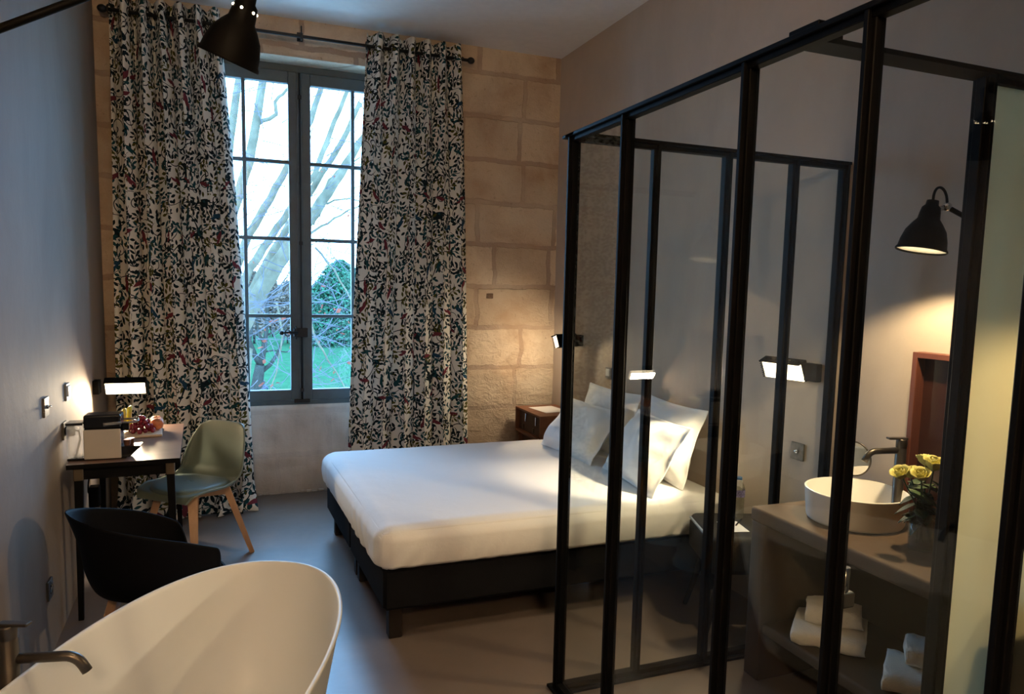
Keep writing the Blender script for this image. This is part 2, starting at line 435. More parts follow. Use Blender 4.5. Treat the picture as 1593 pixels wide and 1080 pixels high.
M['night_lip'] = plain('metal lip with window sheen', (.30, .36, .45), .35, .5)  # blue tint stands in for the window reflected in the lip
M['paper'] = plain('white card', (.78, .76, .74), .8, var=.03)
M['plate_bronze'] = plain('aged steel plate', (.13, .115, .095), .5, .6, var=.25, nscale=60)
M['plate_black'] = plain('anthracite plate', (.028, .027, .026), .5)
M['plate_grey'] = plain('grey plate', (.20, .20, .21), .5)
M['white_plastic'] = plain('white plastic', (.72, .71, .69), .45, var=.02)
M['panel_white'] = plain('coffee machine side panel', (.50, .465, .42), .5, var=.02)
M['copper'] = plain('copper capsule foil', (.30, .13, .07), .35, .6)
M['blue_cap'] = plain('blue bottle cap', (.02, .09, .22), .4)
M['label'] = plain('bottle label', (.16, .14, .28), .5, var=.8, nscale=120)
M['plate_wood'] = plain('pale board', (.55, .42, .30), .5)
M['banana'] = plain('banana skin', (.62, .47, .05), .45, var=.15, nscale=30)
M['banana_green'] = plain('greenish banana skin', (.42, .42, .06), .45, var=.15, nscale=30)
M['grape'] = plain('red grape', (.17, .008, .022), .22, var=.35, nscale=40, spec=.6)
M['apple'] = plain('peach skin', (.55, .17, .06), .4, var=.35, nscale=22)
M['stem'] = plain('woody stem', (.14, .12, .04), .7)
M['petal'] = plain('pale yellow rose petals', (.55, .50, .14), .6, var=.18, nscale=40)
M['leaf'] = plain('rose leaf', (.035, .065, .02), .5, var=.3)
M['bulb_warm'] = emissive('lit warm diffuser', (1, .80, .52), 3.2)
M['bulb_soft'] = emissive('lit lamp opening', (1, .78, .48), 9)
M['lamp_inner'] = plain('white lamp reflector', (.8, .78, .72), .5, var=.02)
M['mirror_reflected'] = mk_wood('dark red reflected wood', (.026, .0085, .0055), (.040, .013, .008), 1, .3)  # mirror face painted with the dark wood it would reflect
def mk_tank():
    t = NT('frosty water tank plastic'); tr = t.n('BsdfTransparent'); tl = t.n('BsdfTranslucent'); df = t.n('BsdfDiffuse')
    nz = t.noise(t.obj(), 25, 3).outputs[0]
    t.set(tl.inputs[0], t.ramp(nz, [(.3, (.7, .7, .7)), (.7, (.85, .85, .85))])); df.inputs[0].default_value = (.8, .8, .8, 1)
    m1 = t.n('MixShader'); m1.inputs[0].default_value = .55; t.t.links.new(tl.outputs[0], m1.inputs[1]); t.t.links.new(df.outputs[0], m1.inputs[2])
    m2 = t.n('MixShader'); m2.inputs[0].default_value = .55; t.t.links.new(tr.outputs[0], m2.inputs[1]); t.t.links.new(m1.outputs[0], m2.inputs[2])
    return t.end(m2.outputs[0])
M['tank'] = mk_tank()
M['mirror'] = plain('mirror glass', (.75, .75, .75), .03, 1, .01)

# outdoors
M['lawn'] = plain('lawn grass', (.020, .062, .032), .9, var=.25, nscale=2.2, bump=.5, bscale=30, spec=0)
M['bark'] = plain('pale plane bark', (.095, .085, .058), .9, var=.3, nscale=5, spec=0)
M['bark_dark'] = plain('dark bark', (.026, .028, .024), .9, var=.3, nscale=8, spec=0)
M['twig'] = plain('bare twig', (.075, .075, .085), .9, var=.2, spec=0)
M['redleaf'] = plain('rusty leaf', (.15, .045, .03), .8, var=.3, spec=0)
M['conifer'] = plain('conifer foliage', (.030, .095, .055), .9, var=.3, nscale=2, spec=0)
M['hazetree'] = plain('distant bare trees', (.13, .10, .075), .95, var=.3, nscale=.6, spec=0)
M['farwall'] = plain('pale far building', (.17, .18, .19), .9, var=.08, spec=0)
M['farroof'] = plain('far slate roof', (.06, .07, .085), .9, spec=0)
M['cloth_navy'] = plain('navy jacket', (.008, .02, .045), .8)
M['skin'] = plain('skin', (.07, .045, .035), .6)
M['hair'] = plain('dark hair', (.01, .008, .007), .7)

# ------------------------------------------------------------------ the room
YW, YF, XR, ZC = 5.439, 5.627, 2.507, 3.434
def xl(y): return -.665-.0212*y
struct(MB().box(-1.6, 3.0, -2.2, 5.95, -.2, 0).build('floor', M['floor']))
struct(MB().box(-1.6, 3.0, -2.2, 5.95, ZC, ZC+.2).build('ceiling', M['ceiling']))
struct(MB().box(XR, XR+.3, -2.2, 5.95, -.1, ZC+.1).build('wall_right', M['wall']))
b = MB()
vs = [(xl(-2.2), -2.2), (xl(5.95), 5.95), (xl(5.95)-.4, 5.95), (xl(-2.2)-.4, -2.2)]
lo = [b.b.verts.new((x, y, -.1)) for x, y in vs]; hi = [b.b.verts.new((x, y, ZC+.1)) for x, y in vs]
b.b.faces.new(lo[::-1]); b.b.faces.new(hi)
for k in range(4): b.b.faces.new((lo[k], lo[(k+1) % 4], hi[(k+1) % 4], hi[k]))
struct(b.build('wall_left', M['wall_left']))
struct(MB().box(1.17, 1.25, -2.2, .36, 0, ZC).build('wall_light_block', M['wall']))  # added out of view to keep the fill lamp off the washstand
struct(MB().box(-1.6, 3.0, -2.4, -2.2, -.1, ZC+.1).build('wall_front', M['wall']))
WX0, WX1, WZ0, WZ1 = -.275, 1.275, .684, 3.178
def mk_back():
    b = MB()
    def slab(x0, x1, z0, z1, y0, y1, dx=.05):
        nx, nz = max(1, int((x1-x0)/dx)), max(1, int((z1-z0)/dx))
        b.box(x0, x1, y0+.012, y1, z0, z1)
        # gently uneven dressed face
        def f(u, v):
            x = x0+(x1-x0)*u; z = z0+(z1-z0)*v
            e = min(u*(x1-x0), (1-u)*(x1-x0), v*(z1-z0), (1-v)*(z1-z0))
            rough = .004+.010*max(0, min(1, (1.5-z)/.4))
            h = mnoise.fractal(Vector((x*7, z*9, 1.3)), 1, 2, 4)*rough
            return (x, y0+(0 if e < .001 else h), z)
        V = b.grid(f, nx, nz)
        # close the rim to the slab behind
        for side in ([V[i][0] for i in range(nx+1)], [V[i][-1] for i in range(nx+1)], V[0], V[-1]):
            back = [b.b.verts.new((v.co.x, y0+.012, v.co.z)) for v in side]
            for k in range(len(side)-1): b.b.faces.new((side[k], side[k+1], back[k+1], back[k]))
    def slab2(nb):
        nonlocal b
        b = nb; slab(WX0, WX1, -.05, WZ0, YF, 5.9, .03)
    slab(-1.2, WX0, -.05, ZC+.05, YW, 5.9); slab(WX1, 2.7, -.05, ZC+.05, YW, 5.9, .03)
    slab(WX0, WX1, WZ1, ZC+.05, YW, 5.9)
    o = b.build('wall_back', M['stone'])
    b = MB(); slab2(b)
    b.build('window_breast', M['stone_pale'], o)
    MB().box(1.905, 1.965, YW-.004, YW+.03, 1.515, 1.557, .006, 2).build('hole_shade', plain('dark hole shade', (.14, .085, .055), .9, var=.4, nscale=40, bump=.5), o)  # flat dark patch painted for the shade inside an open hole
    return o
struct(mk_back())
# thin uneven mortar edge along the foot of the window wall
b = MB(); random.seed(3)
for k in range(34):
    x = WX0+.03+k*.045; w = random.uniform(.02, .045); h = random.uniform(.006, .02)
    b.box(x, x+w, YF-random.uniform(.008, .02), YF+.02, 0, h, .004, 1)
struct(b.build('trim_1', M['stone_pale']))

# ------------------------------------------------------------------ window
def mk_window():
    w = bpy.data.objects.new('window_1', None); C.objects.link(w); w['kind'] = 'structure'; w.location = (0, 0, 0)
    y0, y1 = YF, YF+.07
    b = MB()
    b.box(WX0, WX1, y0+.012, y1+.02, WZ0, WZ0+.032); b.box(WX0, WX1, y0+.012, y1+.02, WZ1-.045, WZ1)
    b.box(WX0, WX0+.02, y0+.012, y1+.02, WZ0, WZ1); b.box(WX1-.02, WX1, y0+.012, y1+.02, WZ0, WZ1)
    b.build('window_frame', M['window_paint'], w)
    zb, zt = WZ0+.035, WZ1-.05
    for (x0, x1, gl, gr, mu) in ((WX0+.02, .497, -.19, .42, .115), (.5, WX1-.02, .577, 1.19, .886)):
        s = MB()
        s.box(x0, gl, y0, y1-.015, zb, zt, .004); s.box(gr, x1, y0, y1-.015, zb, zt, .004)
        s.box(gl, gr, y0, y1-.015, zb, .80, .004); s.box(gl, gr, y0, y1-.015, 3.045, zt, .004)
        so = s.build('window_sash', M['window_paint'], w)
        mb = MB()
        mb.box(mu-.013, mu+.013, y0+.006, y1-.02, .80, 3.045, .004)
        for z in (2.486, 1.929, 1.359): mb.box(gl, gr, y0+.008, y1-.02, z-.013, z+.013, .004)
        mb.build('glazing_bar', M['window_paint'], so)
        MB().box(gl-.005, gr+.005, y0+.026, y0+.030, .795, 3.05).build('glass_pane', M['window_glass'], so)
    # cover strip and the long bolt with its knob
    MB().box(.478, .518, y0-.012, y0+.004, zb, zt, .004).build('cover_strip', M['window_paint'], w)
    b = MB(); b.tube([(.498, y0-.022, zb+.01), (.498, y0-.022, zt-.01)], .008)
    for z in (.80, 1.9, 2.95): b.box(.484, .512, y0-.03, y0-.008, z-.015, z+.015, .004)
    b.box(.44, .556, y0-.02, y0, WZ0+.018, WZ0+.044, .004)
    b.build('bolt_rod', M['iron'], w)
    h = MB(); zc = 1.235
    h.box(.44, .545, y0-.03, y0-.004, zc-.035, zc+.035, .006)
    h.tube([(.47, y0-.04, zc), (.40, y0-.05, zc+.004), (.36, y0-.05, zc)], [.010, .008, .008])
    for k in range(12):
        a0, a1 = 2*PI*k/12, 2*PI*(k+1)/12
        h.tube([(.395+.022*math.cos(a0), y0-.05, zc+.022*math.sin(a0)), (.395+.022*math.cos(a1), y0-.05, zc+.022*math.sin(a1))], .004, 6)
    h.sphere((.352, y0-.05, zc), .017, 12)
    for k in (-1, 1): h.tube([(.46, y0-.03, zc), (.455, y0-.03, zc+k*.05)], .006, 6)
    h.build('handle', M['iron'], w)
mk_window()

# ------------------------------------------------------------------ curtains on their rod
rod = thing('curtain_rod', 'black metal curtain rod with knob ends above the window', 'curtain rod', (.5, 5.32, 3.285))
b = MB(); b.tube([(-1.19, 0, 0), (1.20, 0, 0)], .0115, 12); b.build('rod', M['iron'], rod)
for sx in (-1, 1):
    MB().sphere((sx*1.21, 0, 0), .024, 14, (1.2, 1, 1)).build('finial', M['iron'], rod)
b = MB(); b.tube([(-.01, .118, .03), (-.01, .05, .03), (-.01, 0, .028), (-.01, -.02, .01), (-.01, -.012, -.014), (-.01, .012, -.02)], .006, 8)
b.box(-.03, .01, .105, .118, 0, .06, .003); b.tube([(-.01, 0, .014), (-.01, 0, .07)], .005, 6); b.build('bracket', M['iron'], rod)
b = MB(); b.tube([(-1.15, .118, .03), (-1.15, .05, .03), (-1.15, 0, .0)], .006, 8); b.build('bracket', M['iron'], rod)
b = MB(); b.tube([(1.16, .118, .03), (1.16, .05, .03), (1.16, 0, 0)], .006, 8)
b.build('bracket', M['iron'], rod)

def curtain(name, label, x0t, x1t, x0b, x1b, npleat, zbot, seed, puddle=0):
    n, nz = npleat*14, 80
    zt = 3.375
    rnd = random.Random(seed)
    ph = [rnd.uniform(-.35, .35) for _ in range(npleat*2+2)]; am = [rnd.uniform(.75, 1.2) for _ in range(npleat*2+2)]
    cx = (x0t+x1t)/2
    t = thing(name, label, 'curtain', (cx, 5.32, zbot))
    def P(u, v):
        s = u*npleat; k = int(s); fr = s-k
        d = max(0, min(1, (1-v)*1.6))
        pert = ph[min(k, len(ph)-2)]*(1-fr)+ph[min(k+1, len(ph)-1)]*fr
        a = 2*PI*s + pert*d*1.5
        amp = (.060*(1-.25*d))*(am[min(k, len(am)-2)]*(1-fr)+am[min(k+1, len(am)-1)]*fr if v < .97 else 1)
        x = (x0b+(x0t-x0b)*v**1.3) + ((x1b+(x1t-x1b)*v**1.3)-(x0b+(x0t-x0b)*v**1.3))*u
        x += .018*math.sin(2*a+.6)*min(1, (1-v)*3)
        z = zbot+(zt-zbot)*v
        y = math.sin(a)*amp + .012*mnoise.noise(Vector((x*5, v*3, seed)))*d
        if puddle and v < .06:
            q = (.06-v)/.06; y -= q*q*puddle*(1+.5*math.sin(a*1.5)); x += q*.05*math.sin(a)
        if v > .985: z -= .012*(1-math.cos(2*a))*0
        return x-cx, y, z-zbot
    b = MB(); V = b.grid(P, n, nz)
    # cloth coordinates measured along the cloth
    us = [0]
    for i in range(n):
        j = nz//2
        us.append(us[-1]+(V[i+1][j].co-V[i][j].co).length)
    uvl = b.b.loops.layers.uv.new('UVMap'); ij = {}
    for i in range(n+1):
        for j in range(nz+1): ij[V[i][j]] = (us[i], j/nz*(zt-zbot))
    for f in b.b.faces:
        for l in f.loops: l[uvl].uv = ij[l.vert]
    o = b.build('cloth', M['curtain'], t, fixn=False)
    mod(o, 'SOLIDIFY', thickness=.004, offset=0)
    # eyelets where the cloth crosses the rod
    for k in range(npleat*2):
        u = (k*.5)/npleat
        p = P(min(.999, u), (3.285-zbot)/(zt-zbot)); q = P(min(1, u+.002), (3.285-zbot)/(zt-zbot))
        d = Vector((q[0]-p[0], q[1]-p[1], 0)).normalized(); nrm = Vector((-d.y, d.x, 0))
        ring = MB(); pts = []
        ctr = Vector((p[0], p[1], 3.285-zbot))
        for a in range(15):
            an = 2*PI*a/14; pts.append(ctr+(d*math.cos(an)+Vector((0, 0, 1))*math.sin(an))*.026)
        ring.tube(pts, .0055, 6, cap=False); ring.build('eyelet', M['iron'], t)
    return t
curtain('curtain', 'left patterned curtain with dark foliage print, pooling on the floor behind the green chair', -.67, -.03, -.72, .12, 6, .012, 4, .10)
curtain('curtain', 'right patterned curtain with dark foliage print, hanging behind the bed', .94, 1.63, .78, 1.73, 6, .02, 11)

# ------------------------------------------------------------------ glass enclosure
def mk_partition():
    t = thing('glass_partition', 'black steel framed glass partition standing between the bed and the washbasin', 'partition', (1.205, 1.5, 0))
    ox, oy = 1.205, 1.5
    S = M['black_steel']
    XA, XB, ZT = 1.175, 1.224, 2.16
    def P(b, name, mat): 
        bmesh.ops.translate(b.b, verts=list(b.b.verts), vec=(-ox, -oy, 0)); return b.build(name, mat, t)
    posts = [2.466, 2.078, 1.494, 1.127, .770, .40]
    for y in posts:
        b = MB().box(XA, XB, y-.006, y+.006, .012, ZT, .0015, 1)
        b.box(1.187, 1.211, y-.015, y+.015, .012, ZT, .002, 1)
        P(b, 'post', S)
    # far side: bars stand across the glass
    for x in (1.545, 1.880, 2.222, 2.498):
        b = MB().box(x-.006, x+.006, 2.425, 2.485, .012, ZT, .0015, 1); b.box(x-.016, x+.016, 2.442, 2.468, .012, ZT, .002, 1); P(b, 'post', S)
    b = MB().box(1.801, 1.813, 1.305, 1.365, .0, ZT, .0015, 1); b.box(1.791, 1.823, 1.322, 1.348, 0, ZT, .002, 1); P(b, 'post', S)
    # rails
    b = MB().box(1.172, 1.232, .37, 2.516, ZT, ZT+.012, .0015, 1); b.box(1.184, 1.214, .37, 2.49, ZT-.016, ZT, .002, 1)
    b.box(1.178, 1.226, 1.255, 1.345, ZT+.012, ZT+.024, .002, 1); P(b, 'top_rail', S)
    b = MB().box(1.172, 2.505, 2.420, 2.490, ZT, ZT+.012, .0015, 1); b.box(1.19, 2.505, 2.438, 2.472, ZT-.016, ZT, .002, 1); P(b, 'top_rail', S)
    b = MB().box(1.23, 2.505, 1.300, 1.370, ZT, ZT+.012, .0015, 1); b.box(1.8, 2.505, 1.318, 1.352, ZT-.016, ZT, .002, 1)
    b.box(1.225, 1.30, 1.306, 1.364, ZT+.012, ZT+.024, .002, 1); P(b, 'top_rail', S)
    b = MB().box(1.165, 1.236, .37, 2.505, 0, .012, .0015, 1); b.box(1.184, 1.214, .37, 2.47, .012, .034, .002, 1); P(b, 'bottom_rail', S)
    b = MB().box(1.20, 2.505, 2.420, 2.490, 0, .012, .0015, 1); b.box(1.2, 2.505, 2.438, 2.472, .012, .034, .002, 1); P(b, 'bottom_rail', S)
    # panes
    for a, c in zip(posts[:-1], posts[1:]):
        P(MB().box(1.196, 1.202, c+.012, a-.012, .03, ZT-.012), 'glass_pane', M['glass'])
    xs = [1.205, 1.545, 1.880, 2.222, 2.498]
    for a, c in zip(xs[:-1], xs[1:]):
        P(MB().box(a+.012, c-.012, 2.452, 2.458, .03, ZT-.012), 'glass_pane', M['glass'])
    o = P(MB().box(1.82, 2.504, 1.331, 1.339, .012, ZT-.012), 'glass_pane', M['frost']); o['label'] = 'frosted glass pane beside the wall'
    b = MB().tube([(1.262, 1.16, .935), (1.262, 1.16, 1.0)], .011, 10); b.box(1.235, 1.262, 1.152, 1.168, .952, .968); b.box(1.236, 1.272, 1.136, 1.176, .915, .95, .004)
    P(b, 'handle', M['chrome'])
    return t
mk_partition()

# ------------------------------------------------------------------ bed
def mk_bed():
    t = thing('bed', 'wide double bed with white sheet on charcoal upholstered twin base', 'bed', (1.55, 3.85, 0))
    ox, oy = 1.55, 3.85
    # footprint slightly out of square, as it stands
    def q(u, v, z):
        fx = .612+(.562-.612)*v; hx = 2.47
        x = fx+(hx-fx)*u; ny = 3.055-.02*u; fy = 4.66-.02*u
        return Vector((x-ox, ny+(fy-ny)*v-oy, z))
    for k, (v0, v1) in enumerate(((0, .498), (.502, 1))):
        b = MB().box(0, 1, v0, v1, 0, 1)
        b2 = bmesh.new(); bmesh.ops.create_cube(b2, size=1)
        for v in b2.verts: v.co = q(v.co.x+.5, v0+(v.co.y+.5)*(v1-v0), .15+(v.co.z+.5)*.195)
        bmesh.ops.bevel(b2, geom=list(b2.edges), offset=.014, segments=3, affect='EDGES')
        b.b.clear(); b.merge(b2, None, True)
        base = autosmooth(b.build('bed_base', M['base_fabric'], t), 50)
        for u in (.035, .965):
            for vv in (v0+.045*(1 if k == 0 else .6), v1-.045*(.6 if k == 0 else 1)):
                p = q(u, vv, 0)
                MB().box(p.x-.031, p.x+.031, p.y-.031, p.y+.031, 0, .155, .004, 1).build('leg', M['dark_leg'], base)
    b2 = bmesh.new(); bmesh.ops.create_cube(b2, size=1)
    bmesh.ops.subdivide_edges(b2, edges=list(b2.edges), cuts=84, use_grid_fill=True)
    Z0, Z1, R = .335, .534, .075
    LX, LY, HZ = 1.905, 1.63, Z1-Z0
    def dense(t): # more points near the rounded edges
        q_ = t*t*(3-2*t); return .45*t+.55*q_
    for v in b2.verts:
        p = Vector((dense(v.co.x+.5)*LX, dense(v.co.y+.5)*LY, (v.co.z+.5)*HZ))
        r = Vector((R, R*.95, .062))
        c_ = Vector((min(max(p.x, R), LX-R), min(max(p.y, R), LY-R), min(max(p.z, .03), HZ-.062)))
        d_ = p-c_
        if p.z > HZ-.062 or p.z < .03 or p.x < R or p.x > LX-R or p.y < R or p.y > LY-R:
            rz_ = .062 if p.z > HZ*.5 else .03
            n_ = Vector((d_.x/R, d_.y/R, d_.z/rz_))
            if n_.length > 1e-6:
                n_ = n_/n_.length; p = c_+Vector((n_.x*R, n_.y*R, n_.z*rz_))
        zz = p.z/HZ
        u, w = p.x/LX, p.y/LY
        g = q(-.012+1.014*u, -.010+1.02*w, 0); x, y = g.x, g.y; z = Z0+p.z
        n1 = mnoise.fractal(Vector((x*3.2, y*3.2, z*5)), 1, 2, 3)
        side = 4*zz*(1-zz)
        if u < .02: x -= .016*side
        if w < .02: y -= .016*side
        if zz > .9: z += .004*n1+.008*math.exp(-((u-.5)**2+(w-.5)**2)*4)-.010*max(0, u-.6)
        if w < .10 or u < .08:
            ph = (x*62-zz*9+4*mnoise.noise(Vector((x*2.2, y*2.2, 0)))) if w < .10 else (y*54-zz*8+4*mnoise.noise(Vector((y*2.2, 3, 0))))
            k = math.sin(ph)*max(0, .25+mnoise.noise(Vector((x*2.6+5, y*2.6, 1))))
            wr = .020*k*(1-zz)**1.1*min(1, zz*6+.3)
            if w < .02: y += wr
            elif u < .02: x += wr*.6
        if zz < .03: z += .010*mnoise.noise(Vector((x*4, y*4, 2)))
        v.co = Vector((x, y, z))
    b = MB(); b.merge(b2, None, True); o = b.build('mattress', M['sheet'], t); o['label'] = 'mattress tucked in a white cotton sheet'
    # folded corner pleat of the sheet
    b = MB()
    c = q(.006, .0115, 0)
    def pl(u, v):
        z = .345+.135*v; a = (u-.5)*.03
        return (c.x-.004+.016*math.sin(PI*v)*-1+a*.6, c.y-.010*math.sin(PI*v)-.006+.006*math.sin(v*30)*(u)-a*.7, z)
    b.grid(pl, 4, 20); po = b.build('sheet_fold', M['sheet'], o); mod(po, 'SOLIDIFY', thickness=.006)
    return t
mk_bed()

def mk_pillow(label, bottom, tilt, rz, w, h, th, seed):
    """bottom: middle of the lower edge; tilt from vertical leaning towards +x"""
    o = bpy.data.objects.new('pillow', None)
    N = 26; b = MB()
    rnd = random.Random(seed)
    def side(sg):
        def f(u, v):
            a, c = u*2-1, v*2-1
            fl = .90
            ia, ic = min(1, abs(a)/fl), min(1, abs(c)/fl)
            t_ = max(0, (1-ia**2.6))**.55*max(0, (1-ic**2.6))**.55
            pinch = 1-.075*(1-abs(c)**2)*abs(a)**3; pinch2 = 1-.075*(1-abs(a)**2)*abs(c)**3
            y = a*w/2*pinch; z = c*h/2*pinch2
            n1 = mnoise.fractal(Vector((y*5+seed*3, z*5, sg)), 1, 2, 3)
            sag = 1-.28*c
            x = sg*(th/2*t_*sag+.003) + .030*n1*t_ + .016*mnoise.noise(Vector((y*9, z*9, seed)))*(1-t_)
            # corner ears flop a little
            x += .022*mnoise.noise(Vector((a*1.5+seed, c*1.5, 5)))*(abs(a)*abs(c))**2
            return (x, y, z)
        return f
    A = b.grid(side(-1), N, N); B = b.grid(side(1), N, N)
    bmesh.ops.remove_doubles(b.b, verts=list(b.b.verts), dist=.0001)
    # stitch the rim
    def rim(V): return [V[i][0] for i in range(N)]+[V[N][j] for j in range(N)]+[V[i][N] for i in range(N, 0, -1)]+[V[0][j] for j in range(N, 0, -1)]
    ra, rb = rim(A), rim(B)
    for k in range(len(ra)):
        try:
            f = b.b.faces.new((ra[k], ra[(k+1) % len(ra)], rb[(k+1) % len(ra)], rb[k])); f.smooth = True
        except ValueError: pass
    R = Matrix.Translation(Vector(bottom)) @ Matrix.Rotation(rz, 4, 'Z') @ Matrix.Rotation(tilt, 4, 'Y') @ Matrix.Translation((0, 0, h/2*.93))
    base = Matrix.Translation(-Vector(bottom))
    bmesh.ops.transform(b.b, matrix=base @ R, verts=list(b.b.verts))
    bpy.data.objects.remove(o)
    o = b.build('pillow', M['pillow']); o.location = bottom
    mod(o, 'SUBSURF', levels=1, render_levels=1)
    tag(o, label, 'pillow', 'white pillows on the bed')
    return o
mk_pillow('white pillow propped on the wall at the back, nearest the stone wall', (2.27, 4.19, .545), .30, .06, .66, .44, .15, 1)
mk_pillow('white pillow at the back, propped on the wall nearest the washbasin', (2.27, 3.50, .545), .30, -.05, .66, .46, .15, 2)
mk_pillow('white pillow in front, farther from the glass, beside the wooden crate cabinet', (2.00, 4.13, .545), .62, .08, .68, .40, .17, 3)
mk_pillow('white pillow in front, brightly lit by the wall lamp nearest the glass', (2.04, 3.42, .545), .55, -.10, .66, .43, .17, 4)

# ------------------------------------------------------------------ bedside things
def mk_night():
    t = thing('bedside_table', 'dark grey rounded bedside table on splayed legs behind the glass', 'bedside table', (2.275, 2.745, 0), math.radians(-20))
    W, D, Z0, Z1 = .40, .37, .30, .485
    b = MB().box(-D/2, D/2, -W/2, W/2, Z0, Z1, .035, 5); body = autosmooth(b.build('body', M['night'], t), 40)
    MB().box(-D/2-.004, -D/2+.012, -W/2+.03, W/2-.03, Z0+.03, Z1-.03, .006, 2).build('drawer', M['night'], t)
    MB().box(-D/2-.006, -D/2+.004, -W/2+.035, W/2-.035, Z1-.026, Z1-.014, .002, 1).build('drawer_lip', M['night_lip'], t)
    for sx in (-1, 1):
        for sy in (-1, 1):
            MB().tube([(sx*.11, sy*.13, Z0+.02), (sx*.19, sy*.18, 0)], [.019, .012], 12).build('leg', M['dark_leg'], t)
    return t
mk_night()
def mk_bottle():
    t = thing('water_bottle', 'small clear plastic water bottle with blue cap on the bedside table', 'bottle', (2.338, 2.83, .485))
    pr = [(.0, .004), (.026, 0), (.030, .006)]
    for k in range(6): pr += [(.031, .012+k*.016), (.0285, .020+k*.016)]
    pr += [(.031, .110), (.031, .150), (.027, .166), (.018, .182), (.012, .190), (.012, .197)]
    MB().lathe(pr, 28).build('body', M['plastic_clear'], t)
    MB().lathe([(.0135, .193), (.0145, .195), (.0145, .208), (.012, .210)], 24).build('cap', M['blue_cap'], t)
    MB().lathe([(.0316, .112), (.0316, .148)], 28, cap=False).build('label', M['label'], t)
    b = MB().box(-.018, .018, -.001, .001, -.085, .0, .0008, 1); b.box(-.018, .018, -.001, .001, 0, .012)
    bmesh.ops.transform(b.b, matrix=Matrix.Translation((-.022, -.024, .190)) @ Matrix.Rotation(-.8, 4, 'Z') @ Matrix.Rotation(.32, 4, 'X'), verts=list(b.b.verts))
    b.build('neck_tag', M['paper'], t)
mk_bottle()
def flat(name, label, cat, c, w, d, h, rz, mat):
    o = MB().box(-w/2, w/2, -d/2, d/2, 0, h).build(name, mat); o.location = c; o.rotation_euler = (0, 0, rz); return tag(o, label, cat)
flat('card', 'white printed card lying on the dark bedside table', 'card', (2.225, 2.72, .4855), .10, .15, .0015, math.radians(-15), M['paper'])
o = MB().tube([(0, -.05, .004), (0, .06, .004)], .004, 8).build('pen', M['black_plastic']); o.location = (2.285, 2.755, .4855); o.rotation_euler = (0, 0, -.9)
tag(o, 'short black pen beside the white card on the bedside table', 'pen')
def mk_crate():
    t = thing('bedside_cabinet', 'reddish wooden crate cabinet between the stone wall and the bed', 'cabinet', (2.31, 5.05, 0))
    X0, X1, Y0, Y1 = -.175, .18, -.22, .28
    def shell(z0, z1, ins, name):
        b = MB(); th = .016
        b.box(X0+ins, X1, Y0+ins, Y1-ins, z1-th, z1, .002, 1); b.box(X0+ins, X1, Y0+ins, Y1-ins, z0, z0+th, .002, 1)
        b.box(X0+ins, X1, Y0+ins, Y0+ins+th, z0+th, z1-th); b.box(X0+ins, X1, Y1-ins-th, Y1-ins, z0+th, z1-th); b.box(X1-th, X1, Y0+ins+th, Y1-ins-th, z0+th, z1-th)
        return b.build(name, M['crate'], t)
    up = shell(.46, .655, 0, 'upper_box'); shell(.0, .46, .02, 'lower_box')
    d = MB().box(X0+.03, X0+.045, Y0+.018, Y1-.018, .478, .637, .002, 1).build('drawer', M['crate_dark'], t)
    for y in (-.08, .12):
        MB().box(X0+.018, X0+.03, y-.007, y+.007, .555, .625, .003, 1).build('pull', M['chrome'], d)
        MB().box(X0+.018, X0+.03, y+.04, y+.055, .49, .53, .003, 1).build('pull', M['brass'], d)
    d2 = MB().box(X0+.05, X0+.065, Y0+.04, Y1-.04, .02, .44, .002, 1).build('door', M['crate_dark'], t)
    MB().box(X0+.042, X0+.05, -.02, -.01, .26, .42, .002, 1).build('pull', M['chrome'], d2)
    for k in (-.09, .03, .15): pass
    MB().box(X0, X1, -.003, .001, .6552, .6556).build('board_joint', M['crate_dark'], up)
mk_crate()
flat('paper_sheet', 'white paper sheet lying on the wooden crate cabinet', 'paper', (2.325, 5.10, .6565), .21, .28, .0015, .1, M['paper'])

